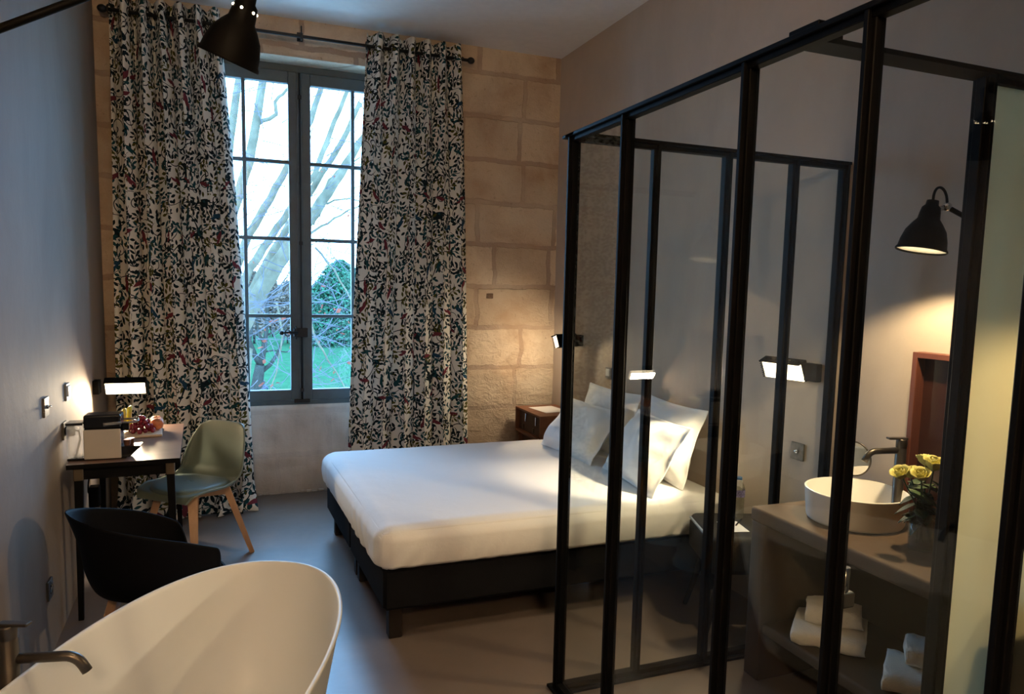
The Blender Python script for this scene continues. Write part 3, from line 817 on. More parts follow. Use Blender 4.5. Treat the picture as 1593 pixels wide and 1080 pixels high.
# ------------------------------------------------------------------ lamps
def warm_light(name, kind, loc, energy, col=(1, .72, .40), parent=None, **kw):
    l = bpy.data.lights.new(name, kind); l.energy = energy; l.color = col
    for k, v in kw.items(): setattr(l, k, v)
    o = bpy.data.objects.new(name, l); C.objects.link(o); o.location = loc
    if parent: o.parent = parent
    return o
def aim(o, d):
    o.rotation_euler = Vector(d).to_track_quat('-Z', 'Y').to_euler()
def wall_reading_lamp(label, plate, out, along, tilt, energy, arm=.0, spread=2.4, back=False, throws=()):
    """plate: centre of the plate on the wall; out: wall normal; along: direction of the head"""
    out, along = Vector(out).normalized(), Vector(along).normalized()
    t = thing('wall_lamp', label, 'wall lamp', plate, 0, 'black box reading lamps')
    up = Vector((0, 0, 1))
    side = out.cross(up).normalized()
    def fr(a, b_, c, o): return Matrix(((a.x, b_.x, c.x, o[0]), (a.y, b_.y, c.y, o[1]), (a.z, b_.z, c.z, o[2]), (0, 0, 0, 1)))
    MB().box(-.041, .041, 0, .035, -.041, .041, .003, 1, M=fr(side, out, up, (0, 0, 0))).build('plate', M['black_lamp'], t)
    # head: a folded box shade, open on its lit face
    n = (along.cross(up)).normalized()
    if n.dot(Vector((0, -1, 0))) < 0 and abs(along.x) > .5: n = -n
    if abs(along.y) > .5 and n.dot(out) < 0: n = -n
    if back: n = -n
    face = (n*math.cos(tilt)-up*math.sin(tilt)).normalized()
    hup = (n*math.sin(tilt)+up*math.cos(tilt)).normalized()
    o0 = out*.03+along*(.03+arm)
    F_ = fr(along, face, hup, o0)
    L = .225
    b = MB(); b.box(0, L, -.025, .030, .044, .049, 0, 1, M=F_); b.box(0, L, -.027, -.023, -.046, .047, 0, 1, M=F_); b.box(0, L, -.025, .004, -.05, -.046, 0, 1, M=F_)
    b.box(0, .003, -.025, .012, -.046, .046, 0, 1, M=F_)
    for k in range(8): b.tube([F_ @ Vector((.02+k*.026, 0, .049)), F_ @ Vector((.02+k*.026, 0, .054))], .005, 8)
    if arm: b.tube([out*.03, o0+along*.01], .012, 8)
    sh = b.build('shade', M['black_lamp'], t)
    MB().box(.004, L-.006, -.022, .016, -.045, .042, 0, 1, M=F_).build('diffuser', M['bulb_warm'], t)
    lv = MB()
    for k in range(9): lv.box(L-.006, L+.004, -.02, .024, -.042+k*.010, -.0395+k*.010, 0, 1, M=F_)
    lv.build('louvre', M['black_lamp'], t)
    lo = o0+along*(L*.5)+face*.045
    l = warm_light('lamp_light', 'AREA', lo, energy, (1, .79, .52), t, shape='RECTANGLE', size=L*.9, size_y=.055, spread=spread)
    lx = hup.cross(-face)
    q = Matrix(((lx.x, hup.x, -face.x), (lx.y, hup.y, -face.y), (lx.z, hup.z, -face.z))).to_quaternion()
    l.rotation_euler = q.to_euler()
    # light thrown out between the louvres of the open end
    for tgt, en, ang in throws:
        st = o0+along*(L+.02)
        sp_ = warm_light('lamp_light', 'SPOT', st, en, (1, .79, .52), t, spot_size=ang, spot_blend=.6, shadow_soft_size=.03)
        aim(sp_, Vector(tgt)-Vector(plate)-st)
    return t
wall_reading_lamp('black box wall lamp lit beside the bed, nearest the washbasin', (XR, 2.552, 1.245), (-1, 0, 0), (-.18, 1, 0), .42, 4.0, throws=(((2.08, 3.25, .72), 60, .75),))
wall_reading_lamp('black box wall lamp lit at the far side of the bed by the stone wall', (XR, 4.935, 1.215), (-1, 0, 0), (-.90, -.38, 0), .35, 1.6, back=True, throws=(((2.5, 4.2, .85), 3, 1.5), ((1.95, 4.35, .55), 8, .7)))
wall_reading_lamp('black box wall lamp lit over the desk and fruit', (xl(4.86), 4.86, .962), (1, 0, 0), (1, -.02, 0), .50, 5.0)

def gras_shade(t, Mx, R=.09):
    """bell shade whose open rim lies at z = 0 of Mx, neck upwards"""
    s = R/.09
    pr = [(.094, -.004), (.096, 0), (.094, .006), (.089, .012), (.085, .040), (.074, .078), (.055, .108), (.041, .126), (.038, .150), (.034, .172), (.024, .182), (.022, .200), (.0, .202)]
    pi_ = [(.091, .004), (.085, .012), (.080, .040), (.069, .076), (.050, .105), (.036, .122), (.0, .130)]
    b = MB(); b.lathe([(r*s, z*s) for r, z in pr], 40, Mx, cap=False)
    o = b.build('lamp_shade', M['black_lamp'], t)
    MB().lathe([(r*s, z*s) for r, z in pi_], 40, Mx, cap=False).build('reflector', M['lamp_inner'], t)
    MB().sphere((0, 0, .062*s), .030*s, 18, M=Mx).build('bulb', M['bulb_soft'], t)
    return o
# wall lamp over the washbasin
def mk_sconce():
    base = Vector((XR, 1.70, 1.80))
    t = thing('wall_lamp', 'black bell shaped wall lamp lit above the washbasin', 'wall lamp', base)
    c = Vector((2.245, 1.84, 1.762))           # centre of the rim
    ax = Vector((.16, -.05, 1)).normalized()
    a = ax.orthogonal().normalized(); bb = ax.cross(a)
    o = c-base
    Mx = Matrix(((a.x, bb.x, ax.x, o.x), (a.y, bb.y, ax.y, o.y), (a.z, bb.z, ax.z, o.z), (0, 0, 0, 1)))
    gras_shade(t, Mx, .078)
    top = o+ax*.172
    j = Vector(at(1473, 322, 1.81))-base
    cp = []
    for k in range(15):
        a = PI*k/14; w_ = k/14
        cp.append(top.lerp(j, (1-math.cos(a))/2)+Vector((0, 0, .055*math.sin(a)**.8)))
    b = MB().tube(cp, .0045, 8); b.build('cable', M['black_plastic'], t)
    b = MB().tube([o+ax*.135, j], .009, 8); b.sphere(j, .016, 10); b.build('joint', M['chrome'], t)
    b = MB().tube([j, Vector((-.03, 0, 0))], .0085, 10); b.build('arm', M['black_lamp'], t)
    MB().lathe([(.045, 0), (.045, .012), (.03, .02), (.012, .03)], 28, Matrix.Rotation(-PI/2, 4, 'Y')).build('wall_plate', M['black_lamp'], t)
    l = warm_light('lamp_light', 'SPOT', o+ax*.028, 30, (1, .74, .42), t, spot_size=2.35, spot_blend=.35, shadow_soft_size=.025)
    aim(l, -ax)
mk_sconce()
# swing arm lamp over the bathtub
def mk_bath_lamp():
    Y = 1.76
    mount = Vector((xl(Y), Y, 0)); p0 = at(0, 45, Y); p1 = at(122, 0, Y)
    k = (mount.x-p0.x)/(p1.x-p0.x); mount.z = p0.z+(p1.z-p0.z)*k
    t = thing('wall_lamp', 'black bell shaped lamp on a long arm hanging over the white bathtub', 'wall lamp', mount)
    rl, rr = at(306, 70, Y), at(403, 115, Y)
    c = (rl+rr)/2; e1 = (rr-rl).normalized(); view = (c-Vector((0, 0, CAMZ))).normalized()
    ax = view.cross(e1).normalized()
    if ax.z < 0: ax = -ax
    e2 = ax.cross(e1); o = c-mount
    # lean the rim a touch so the camera looks along it
    Mx = Matrix(((e1.x, e2.x, ax.x, o.x), (e1.y, e2.y, ax.y, o.y), (e1.z, e2.z, ax.z, o.z), (0, 0, 0, 1)))
    R = (rr-rl).length/2/1.065
    gras_shade(t, Mx, R)
    s = R/.09
    # light escaping through the vent holes of the neck
    for k in range(6):
        a = 2*PI*k/6+.3
        MB().sphere((.0365*s*math.cos(a), .0365*s*math.sin(a), .158*s), .0030, 8, M=Mx).build('vent_hole', M['bulb_soft'], t)
    neck = o+ax*.20*s
    elbow = Vector(at(330, -78, Y))-mount
    b = MB().tube([Vector((.0, 0, 0)), elbow], .0085, 12); b.build('arm', M['black_lamp'], t)
    b = MB().tube([elbow, (elbow+neck)/2+Vector((.03, 0, .03)), neck], .007, 10); b.sphere(elbow, .018, 12); b.build('joint', M['black_lamp'], t)
    MB().lathe([(.05, 0), (.05, .014), (.02, .03)], 28, Matrix.Rotation(PI/2, 4, 'Y')).build('wall_plate', M['black_lamp'], t)
    l = warm_light('lamp_light', 'SPOT', o+ax*.026*s, 8, (1, .76, .46), t, spot_size=2.3, spot_blend=.4, shadow_soft_size=.03)
    aim(l, -ax)
mk_bath_lamp()

# added warm fill lamp, unseen behind the camera, lifts walls and curtains
def mk_fill_lamp():
    t = thing('fill_lamp', 'white globe fill lamp added unseen behind the camera', 'fill lamp', (-.30, -1.95, ZC))
    MB().lathe([(.06, -.03), (.06, 0), (.0, 0)], 24).build('mount', M['black_lamp'], t)
    MB().tube([(0, 0, -.03), (0, 0, -.30)], .006, 8).build('rod', M['black_lamp'], t)
    MB().sphere((0, 0, -.42), .13, 24).build('globe', emissive('fill lamp globe', (1, .70, .40), 120), t)
mk_fill_lamp()
# ------------------------------------------------------------------ switches and sockets
def plate(name, label, cat, pos, out, mat, kind):
    out = Vector(out); side = out.cross(Vector((0, 0, 1)))
    t = thing(name, label, cat, pos)
    Fm = Matrix(((side.x, out.x, 0, 0), (side.y, out.y, 0, 0), (0, 0, 1, 0), (0, 0, 0, 1)))
    MB().box(-.041, .041, 0, .010, -.041, .041, .002, 1, M=Fm).build('plate', mat, t)
    if kind == 'toggle':
        b = MB(); b.tube([Fm @ Vector((0, .010, 0)), Fm @ Vector((0, .016, 0))], .008, 12); b.tube([Fm @ Vector((0, .012, 0)), Fm @ Vector((0, .026, .003))], [.003, .004], 10); b.build('toggle', M['chrome'] if mat is not M['plate_black'] else M['brass'], t)
    elif kind == 'socket':
        R = Fm @ Matrix.Translation((0, .0102, 0)) @ Matrix.Rotation(-PI/2, 4, 'X')
        MB().lathe([(.022, 0), (.020, .0012), (.0, .0012)], 24, R).build('socket_face', M['gloss_black'], t)
        MB().tube([Fm @ Vector((0, .010, .012)), Fm @ Vector((0, .020, .012))], .003, 8).build('earth_pin', M['chrome'], t)
    elif kind == 'rocker':
        MB().box(-.027, .027, .008, .016, -.022, .030, .004, 2, M=Fm).build('rocker', M['white_plastic'], t)
    return t
LW = (1, 0, 0); RW = (-1, 0, 0)
plate('light_switch', 'aged metal toggle switch alone on the left wall', 'switch', (xl(3.51), 3.51, 1.06), LW, M['plate_bronze'], 'toggle')
plate('light_switch', 'grey switch with white rocker on the left wall above the coffee machine', 'switch', (xl(4.0), 4.0, 1.055), LW, M['plate_grey'], 'rocker')
plate('wall_socket', 'grey wall socket behind the coffee machine', 'socket', (xl(3.895), 3.895, .885), LW, M['plate_bronze'], 'socket')
plate('wall_socket', 'black wall socket low on the left wall near the bathtub', 'socket', (xl(3.42), 3.42, .295), LW, M['plate_black'], 'socket')
plate('wall_socket', 'anthracite wall socket on the right wall above the washbasin', 'socket', (XR, 1.995, 1.052), RW, M['plate_black'], 'socket')
plate('light_switch', 'switch with white rocker on the right wall above the pillows', 'switch', (XR, 4.48, 1.015), RW, M['plate_grey'], 'rocker')
plate('light_switch', 'bronze toggle switch on the right wall between bedside table and washbasin', 'switch', (XR, 2.625, .858), RW, M['plate_bronze'], 'toggle')

# ------------------------------------------------------------------ washbasin side
def mk_vanity():
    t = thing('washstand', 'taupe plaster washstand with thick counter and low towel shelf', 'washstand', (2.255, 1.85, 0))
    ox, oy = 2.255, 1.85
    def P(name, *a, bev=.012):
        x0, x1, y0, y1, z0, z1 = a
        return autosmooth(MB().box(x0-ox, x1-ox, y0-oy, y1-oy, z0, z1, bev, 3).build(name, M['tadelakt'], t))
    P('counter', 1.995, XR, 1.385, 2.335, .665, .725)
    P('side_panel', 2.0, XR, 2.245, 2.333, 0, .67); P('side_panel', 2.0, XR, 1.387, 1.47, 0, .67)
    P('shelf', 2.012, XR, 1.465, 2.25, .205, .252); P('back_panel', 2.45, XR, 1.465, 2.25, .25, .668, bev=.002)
mk_vanity()
def mk_basin():
    t = thing('washbasin', 'round white vessel basin standing on the taupe counter', 'basin', (2.262, 2.055, .725))
    pr = [(.160, 0), (.172, .004), (.176, .012), (.186, .118), (.187, .122), (.184, .124), (.180, .122), (.168, .030), (.150, .020), (.03, .012), (.0, .012)]
    MB().lathe(pr, 56, cap=True).build('bowl', M['ceramic'], t)
    MB().lathe([(.0, .0125), (.022, .0125), (.022, .016), (.0, .017)], 20, cap=False).build('drain', M['gunmetal'], t)
mk_basin()
def mk_tap(name, label, loc, h, rz, spout, r=.0235, lever=True, rs=.0125, sz=.88, rzl=0):
    t = thing(name, label, 'tap', loc, rz)
    MB().lathe([(r*1.25, 0), (r*1.25, .006), (r, .008), (r, h-.04), (r*.95, h-.038), (r*.95, h-.034), (r, h-.032), (r, h-.004), (r*.95, h)], 28).build('column', M['gunmetal'], t)
    z = h*sz
    pts = [(0, 0, z), (spout*.75, 0, z-.004)]
    for k in range(1, 6): a = k/5*1.05; pts.append((spout*.75+spout*.28*math.sin(a), 0, z-.004-spout*.28*(1-math.cos(a))))
    pts.append((pts[-1][0]+.012, 0, pts[-1][2]-.022))
    MB().tube(pts, rs, 14).build('spout', M['gunmetal'], t)
    Ml = Matrix.Rotation(rzl, 4, 'Z')
    MB().box(-.02, .058, -.013, .013, h-.002, h+.006, .003, 2, M=Ml).build('lever', M['gunmetal'], t)
    return t
mk_tap('basin_tap', 'tall gunmetal tap standing behind the round basin', (2.425, 2.005, .725), .325, math.radians(163), .135, .020, sz=.86)
def mk_shave():
    t = thing('shaving_mirror', 'small round shaving mirror on a wall arm behind the basin', 'mirror', (XR, 2.30, .93))
    Rm = Matrix.Translation((-.11, -.10, 0)) @ Matrix.Rotation(math.radians(18), 4, 'Z') @ Matrix.Rotation(-PI/2, 4, 'Y')
    MB().lathe([(.0, -.006), (.066, -.006), (.072, 0), (.0745, .008), (.070, .010), (.068, .008)], 36, Rm, cap=False).build('rim', M['gunmetal'], t)
    MB().lathe([(.0, .0085), (.069, .0085)], 36, Rm, cap=False).build('mirror_glass', M['mirror'], t)
    MB().tube([(0, 0, -.02), (-.05, .02, -.02), (-.10, -.08, -.02)], .006, 8).build('arm', M['gunmetal'], t)
    MB().lathe([(.025, 0), (.025, .008), (.01, .012)], 20, Matrix.Translation((0, 0, -.02)) @ Matrix.Rotation(-PI/2, 4, 'Y')).build('wall_plate', M['gunmetal'], t)
mk_shave()
def mk_mirror():
    t = thing('wood_mirror', 'red wood framed mirror standing on the counter against the right wall', 'mirror', (2.48, 1.735, .725))
    b = MB(); W, H_, d, q = .27, .665, .024, .022
    b.box(-.035, d, -W, -W+q, 0, H_, .002, 1); b.box(-.035, d, W-q, W, 0, H_, .002, 1)
    b.box(-.035, d, -W+q, W-q, H_-q, H_, .002, 1); b.box(-.035, d, -W+q, W-q, 0, q, .002, 1)
    b.build('frame', M['mirror_wood'], t)
    MB().box(.010, .016, -W+q, W-q, q, H_-q).build('panel', M['mirror_reflected'], t)
mk_mirror()
def mk_vase():
    t = thing('glass_vase', 'clear glass vase holding roses on the counter', 'vase', (2.232, 1.735, .725))
    MB().lathe([(.0, .0), (.040, 0), (.042, .004), (.046, .135), (.043, .135), (.039, .012), (.0, .012)], 36, cap=False).build('glass', M['plastic_clear'], t)
    MB().lathe([(.0, .013), (.0375, .013), (.041, .095), (.0, .095)], 32, cap=False).build('water', M['plastic_clear'], t)
mk_vase()
def mk_rose(label, head, seed, size=.030):
    base = Vector((2.232, 1.735, .745))
    t = thing('rose', label, 'rose', base, 0, 'yellow roses in the glass vase')
    rnd = random.Random(seed); h = Vector(head)-base
    foot = Vector((rnd.uniform(-.022, .022), rnd.uniform(-.022, .022), 0))
    m1 = Vector((h.x*.28, h.y*.28, .13))
    MB().tube([foot, m1, h*.75+Vector((0, 0, .02)), h], .0028, 6).build('stem', M['leaf'], t)
    b = MB()
    d = (h-m1).normalized(); a = d.orthogonal().normalized(); bb = d.cross(a)
    for ring, (n, rr, tw, hh) in enumerate(((3, .35, 0, 1.05), (5, .62, .5, 1.0), (6, .92, .2, .9))):
        for k in range(n):
            an = 2*PI*k/n+tw
            def pf(u, v, an=an, rr=rr, hh=hh, ring=ring):
                w = (u-.5)*1.9/max(.6, n/4)
                an2 = an+w
                pr = size*rr*(math.sin(min(1, v*1.25)*PI/2))*(1+.25*max(0, v-.8)*5*(ring == 2))
                z = size*1.5*hh*v*(1-.15*(abs(u-.5)*2)**2)
                return h+a*pr*math.cos(an2)+bb*pr*math.sin(an2)+d*(z-size*.4)
            b.grid(pf, 5, 5)
    o = b.build('bloom', M['petal'], t, fixn=False); mod(o, 'SOLIDIFY', thickness=.0012)
    for k in range(9):
        b = MB(); p = m1.lerp(h, rnd.uniform(-.25, .72)); dd = Vector((rnd.uniform(-1, 1), rnd.uniform(-1, 1), rnd.uniform(-.5, .4))).normalized()
        sd = dd.cross(Vector((0, 0, 1))).normalized(); L = rnd.uniform(.05, .08)
        def lf(u, v): 
            w = math.sin(PI*min(1, v*1.02))*.026*(1-.3*v)
            return p+dd*L*v+sd*(u-.5)*2*w+Vector((0, 0, -.02*v*v+.006*abs(u-.5)))
        b.grid(lf, 4, 8); o = b.build('leaf', M['leaf'], t, fixn=False); mod(o, 'SOLIDIFY', thickness=.001)
for k, (lab, px, py, Y) in enumerate((('yellow rose lowest on the left of the bouquet, nearest the basin', 1403, 741, 1.74), ('yellow rose second from the left of the bouquet, half hidden', 1416, 740, 1.77),
        ('yellow rose low in the middle of the bouquet', 1433, 744, 1.70), ('yellow rose highest at the back of the bouquet', 1440, 721, 1.77), ('pale full rose high on the right of the bouquet', 1453, 728, 1.70))):
    mk_rose(lab, at(px, py, Y), 20+k, .028 if k < 4 else .033)
def mk_towel(label, c, L, D, Hh, rz, seed):
    b = MB(); n = 9
    prof = []
    for k in range(n+1): prof.append((-D/2+D*.0+D*k/n, 0))
    def f(u, v):
        # rolled outline in the y-z plane, run along x
        a = 2*PI*u
        y = (D/2)*math.copysign(abs(math.cos(a))**.42, math.cos(a)); z = Hh/2+(Hh/2)*math.copysign(abs(math.sin(a))**.75, math.sin(a))
        x = (v-.5)*L
        fold = .006*math.sin(z/Hh*PI*5)*(1 if abs(v-.5) > .40 else .3)
        nn = mnoise.fractal(Vector((x*9+seed, y*9, z*9)), 1, 2, 3)*.020
        e = 1-.10*max(0, abs(v-.5)*2-.8)*5*.3
        return (x+ (fold if abs(y) < D*.45 else 0)+nn*.6, y*e+nn*.5, z*(1+.06*mnoise.noise(Vector((x*6, y*6, seed))))*e+nn*.3)
    b.grid(f, 40, 30, cu=True, cap0=True, cap1=True)
    o = b.build('towel', M['terry']); o.location = c; o.rotation_euler = (0, 0, rz)
    return tag(o, label, 'towel', 'folded white towels under the washbasin')
mk_towel('large folded white towel at the bottom of the far stack on the shelf', (2.165, 2.045, .253), .25, .25, .075, math.radians(-48), 1)
mk_towel('small folded white towel on top of the far stack on the shelf', (2.185, 2.045, .326), .19, .15, .075, math.radians(-48), 2)
mk_towel('large folded white towel at the bottom of the near stack on the shelf', (2.20, 1.67, .253), .23, .23, .08, math.radians(-50), 3)
mk_towel('small folded white towel on top of the near stack on the shelf', (2.235, 1.66, .332), .17, .15, .08, math.radians(-50), 4)
o = MB().lathe([(.022, 0), (.022, .40), (.0, .405)], 20).build('drain_pipe', M['black_plastic']); o.location = (2.39, 1.72, .253)
o2 = MB().tube([(0, 0, .30), (-.03, .10, .40), (-.06, .22, .42)], .009, 10).build('hose', M['black_plastic'], o)
tag(o, 'black drain pipe with hose under the counter above the towel shelf', 'pipe')

# ------------------------------------------------------------------ bathtub
def mk_tub():
    t = thing('bathtub', 'freestanding matte white oval bathtub in the foreground', 'bathtub', (-.165, 1.954, 0), math.radians(-23))
    # local y is the long axis
    n = 2.25; A, B, H_ = .80, .382, .58
    def se(u, a, b_): 
        an = 2*PI*u; c, s_ = math.cos(an), math.sin(an)
        return (b_*math.copysign(abs(c)**(2/n), c), a*math.copysign(abs(s_)**(2/n), s_))
    prof = [(.60, 0), (.66, .004), (.70, .03), (.80, .18), (.905, .40), (.975, .545), (1.0, .572), (1.002, .580), (.995, .585), (.975, .585), (.962, .578), (.945, .54), (.88, .40), (.79, .24), (.68, .155), (.50, .13), (.2, .125), (.02, .125)]
    def f(u, v):
        k = v*(len(prof)-1); i = min(int(k), len(prof)-2); fr = k-i
        s_ = prof[i][0]*(1-fr)+prof[i+1][0]*fr; z = prof[i][1]*(1-fr)+prof[i+1][1]*fr
        x, y = se(u, A, B)
        # wall thickness is the same all round
        return (x*s_ if s_ > .9 else x*s_, y*(1-(1-s_)*.62), z)
    b = MB(); b.grid(f, 96, len(prof)-1, cu=True, cap0=True, cap1=True)
    o = b.build('tub_shell', M['tub'], t); mod(o, 'SUBSURF', levels=1, render_levels=2)
    MB().lathe([(.0, .127), (.03, .127), (.03, .131), (.0, .133)], 24, cap=False).build('drain', M['gunmetal'], t)
mk_tub()
mk_tap('bath_tap', 'floor standing gunmetal tap beside the white bathtub', (-.545, 2.09, 0), .722, math.radians(-9), .17, .0245, rs=.0135, sz=.872, rzl=-.2)

# ------------------------------------------------------------------ desk and chairs
def mk_desk():
    t = thing('desk', 'small dark wood desk with black legs against the left wall', 'desk', (-.493, 4.21, 0), math.radians(2.0))
    W, D = .475, .93
    o = MB().box(-W/2, W/2, -D/2, D/2, .728, .75).build('table_top', M['desk_top'], t); o.data.materials.append(M['black_steel'])
    for f in o.data.polygons: f.material_index = 0 if f.normal.z > .5 else 1
    b = MB(); iw, idp = W/2-.045, D/2-.035
    b.box(-iw, iw, -idp-.011, -idp+.011, .672, .728); b.box(-iw, iw, idp-.011, idp+.011, .672, .728)
    b.box(-iw-.011, -iw+.011, -idp, idp, .672, .728); b.box(iw-.011, iw+.011, -idp, idp, .672, .728)
    b.build('apron', M['black_steel'], t)
    for sx in (-1, 1):
        for sy in (-1, 1):
            lg = MB().bar((sx*iw, sy*idp, .705), (sx*(iw+.012), sy*(idp+.02), 0), .036, .036, .022, .022).build('leg', M['black_steel'], t)
            MB().box(sx*iw-.020, sx*iw+.020, sy*idp-.020, sy*idp+.020, .668, .728, .003, 1).build('corner_bracket', M['brass'], lg)
mk_desk()
def mk_green():
    t = thing('side_chair', 'sage green moulded chair with beech legs drawn up to the desk', 'chair', (-.215, 4.40, 0), math.radians(180+49))
    # local +x is the front
    prof = [(.230, .405), (.205, .432), (.12, .437), (.0, .425), (-.10, .425), (-.165, .45), (-.20, .50), (-.222, .575), (-.243, .655), (-.260, .735), (-.268, .772)]
    wid = [.17, .205, .232, .235, .225, .222, .222, .212, .195, .165, .125]
    lift = [.0, .02, .03, .035, .05, .055, .045, .035, .022, .010, .0]
    fwd = [0, 0, 0, 0, .005, .03, .05, .05, .04, .02, .005]
    def cr(L, x):
        k = x*(len(L)-1); i = min(int(k), len(L)-2); f = k-i; f = f*f*(3-2*f)*.35+f*.65
        g = lambda q: L[max(0, min(len(L)-1, q))]
        if isinstance(L[0], tuple): return tuple(g(i)[c]*(1-f)+g(i+1)[c]*f for c in range(2))
        return g(i)*(1-f)+g(i+1)*f
    def f(u, v):
        x, z = cr(prof, v); w = cr(wid, v); l = cr(lift, v); fd = cr(fwd, v); a = u*2-1
        return (x+fd*abs(a)**2.4, w*math.sin(a*PI/2*.98), z+l*abs(a)**2.6-(.05*abs(a)**4 if v > .93 else 0)*((v-.93)/.07))
    b = MB(); b.grid(f, 24, 44); o = b.build('shell', M['olive_plastic'], t)
    mod(o, 'SOLIDIFY', thickness=.012, offset=-1); mod(o, 'SUBSURF', levels=1, render_levels=1)
    def cf(u, v):
        a = 2*PI*u; r = math.sin(v*PI/2) if v < 1 else 1
        x = .025+.188*math.copysign(abs(math.cos(a))**.75, math.cos(a))*r; y = .205*math.copysign(abs(math.sin(a))**.75, math.sin(a))*r*(1-.12*max(0, math.cos(a)))
        return (x, y, .436+.034*(1-v**4)+.012*abs(y/.2)**2)
    b = MB(); b.grid(cf, 40, 12, cu=True); o = b.build('cushion', M['cushion'], t); mod(o, 'SOLIDIFY', thickness=.01, offset=-1)
    b = MB(); b.bar((.14, .12, .395), (-.14, -.12, .395), .05, .045); b.bar((.14, -.12, .395), (-.14, .12, .395), .05, .0449); b.lathe([(.075, .40), (.075, .425)], 20)
    b.build('under_frame', M['beech'], t)
    for sx in (-1, 1):
        for sy in (-1, 1):
            MB().bar((sx*.13, sy*.115, .415), (sx*.225, sy*.215, 0), .052, .040, .030, .026, (sx, sy, 0)).build('leg', M['beech'], t)
mk_green()
def mk_arm():
    t = thing('armchair', 'black moulded tub armchair with wooden legs between bathtub and desk', 'chair', (-.272, 3.07, 0), math.radians(23))
    # local +x front
    BH, AH, CUT, END = .755, .575, PI*.66, PI*.10
    def ht(p):   # top of the shell by angle from the back
        a = abs(p)
        if a < CUT: return BH-(BH-AH)*(a/CUT)**1.55
        k = min(1, (a-CUT)/END); k = k*k*(3-2*k)
        return AH*(1-k)+.428*k
    def f(u, v):
        p = (u*2-1)*PI           # 0 = back
        top = ht(p); c, s_ = -math.cos(p), math.sin(p)
        if v < .45:
            r = v/.45
            return (.222*c*r*(1.04 if c > 0 else 1), .212*s_*r, .40+.022*r**3+.006*(1-r))
        k = (v-.45)/.55
        fl = max(0, min(1, (top-.43)/.16))
        g = math.sin(min(1, k*2.2)*PI/2)
        rx = (.222+(.034*g+.010*k*k)*fl)*(1.04 if c > 0 else 1); ry = .212+(.026*g+.006*k)*fl
        lean = .052*k**3*max(0, math.cos(p))
        return (c*rx-lean, s_*ry, .422+(top-.422)*(k**1.3))
    b = MB(); b.grid(f, 120, 26, cu=True); bmesh.ops.remove_doubles(b.b, verts=list(b.b.verts), dist=.0005)
    o = b.build('shell', M['black_plastic'], t); mod(o, 'SOLIDIFY', thickness=.009, offset=1); mod(o, 'SUBSURF', levels=1, render_levels=1)
    b = MB(); b.bar((.13, .13, .375), (-.13, -.13, .375), .04, .05); b.bar((.13, -.13, .375), (-.13, .13, .375), .04, .0499); b.build('under_frame', M['beech'], t)
    for sx in (-1, 1):
        for sy in (-1, 1):
            MB().bar((sx*.12, sy*.12, .395), (sx*.215, sy*.205, 0), .046, .038, .026, .024, (sx, sy, 0)).build('leg', M['beech'], t)
mk_arm()

# ------------------------------------------------------------------ on the desk
def mk_coffee():
    t = thing('coffee_machine', 'black and white capsule coffee machine on the near end of the desk', 'coffee machine', (-.575, 3.86, .75), math.radians(-1))
    b = MB().box(-.075, .078, -.048, .048, .008, .15, .004, 2); b.build('body', M['gloss_black'], t)
    for sy in (-1, 1): MB().box(-.076, .080, sy*.052-.005, sy*.052+.005, .006, .147, .004, 2).build('side_panel', M['panel_white'], t)
    b = MB().box(-.076, .082, -.050, .050, .148, .216, .010, 3); b.build('head', M['gloss_black'], t)
    b = MB().tube([(.085, -.054, .176), (.02, -.060, .172), (.01, -.060, .171)], [.006, .0075, .009], 10); b.tube([(.082, -.048, .176), (.145, -.046, .176), (.15, 0, .176), (.145, .046, .176), (.082, .048, .176)], .0045, 8); b.build('lever', M['plate_grey'], t)
    MB().box(.078, .110, -.016, .016, .130, .170, .005, 2).build('spout', M['gloss_black'], t)
    b = MB()
    b.grid(lambda u, v: ((.0+[.078, .078, .155, .165][min(3, int(u*3.0001))]), -.040+.08*v, [.012, .060, .060, .060][min(3, int(u*3.0001))]), 3, 1, smooth=False)
    b.b.clear()
    vs = [(.078, .006), (.112, .006), (.160, .052), (.160, .058), (.078, .058)]
    L0 = [b.b.verts.new((x, -.04, z)) for x, z in vs]; L1 = [b.b.verts.new((x, .04, z)) for x, z in vs]
    b.b.faces.new(L0[::-1]); b.b.faces.new(L1)
    for k in range(5): b.b.faces.new((L0[k], L0[(k+1) % 5], L1[(k+1) % 5], L1[k]))
    b.build('drip_tray', M['gloss_black'], t)
    MB().box(-.150, -.080, -.044, .044, .014, .168, .016, 4).build('water_tank', M['tank'], t)
    MB().box(-.152, -.078, -.047, .047, .168, .180, .006, 2).build('tank_lid', M['gloss_black'], t)
    MB().box(-.148, .10, -.046, .046, .0, .012, .003, 1).build('base', M['gloss_black'], t)
mk_coffee()
for lab, x, y in (('copper coffee capsule on the drip tray, nearer the machine', -.475, 3.845), ('copper coffee capsule on the drip tray, at the back', -.462, 3.872)):
    o = MB().lathe([(.012, .0), (.0135, .002), (.017, .024), (.0185, .025), (.0185, .027), (.0, .028)], 20).build('coffee_capsule', M['copper']); o.location = (x, y, .8085)
    tag(o, lab, 'capsule', 'coffee capsules')
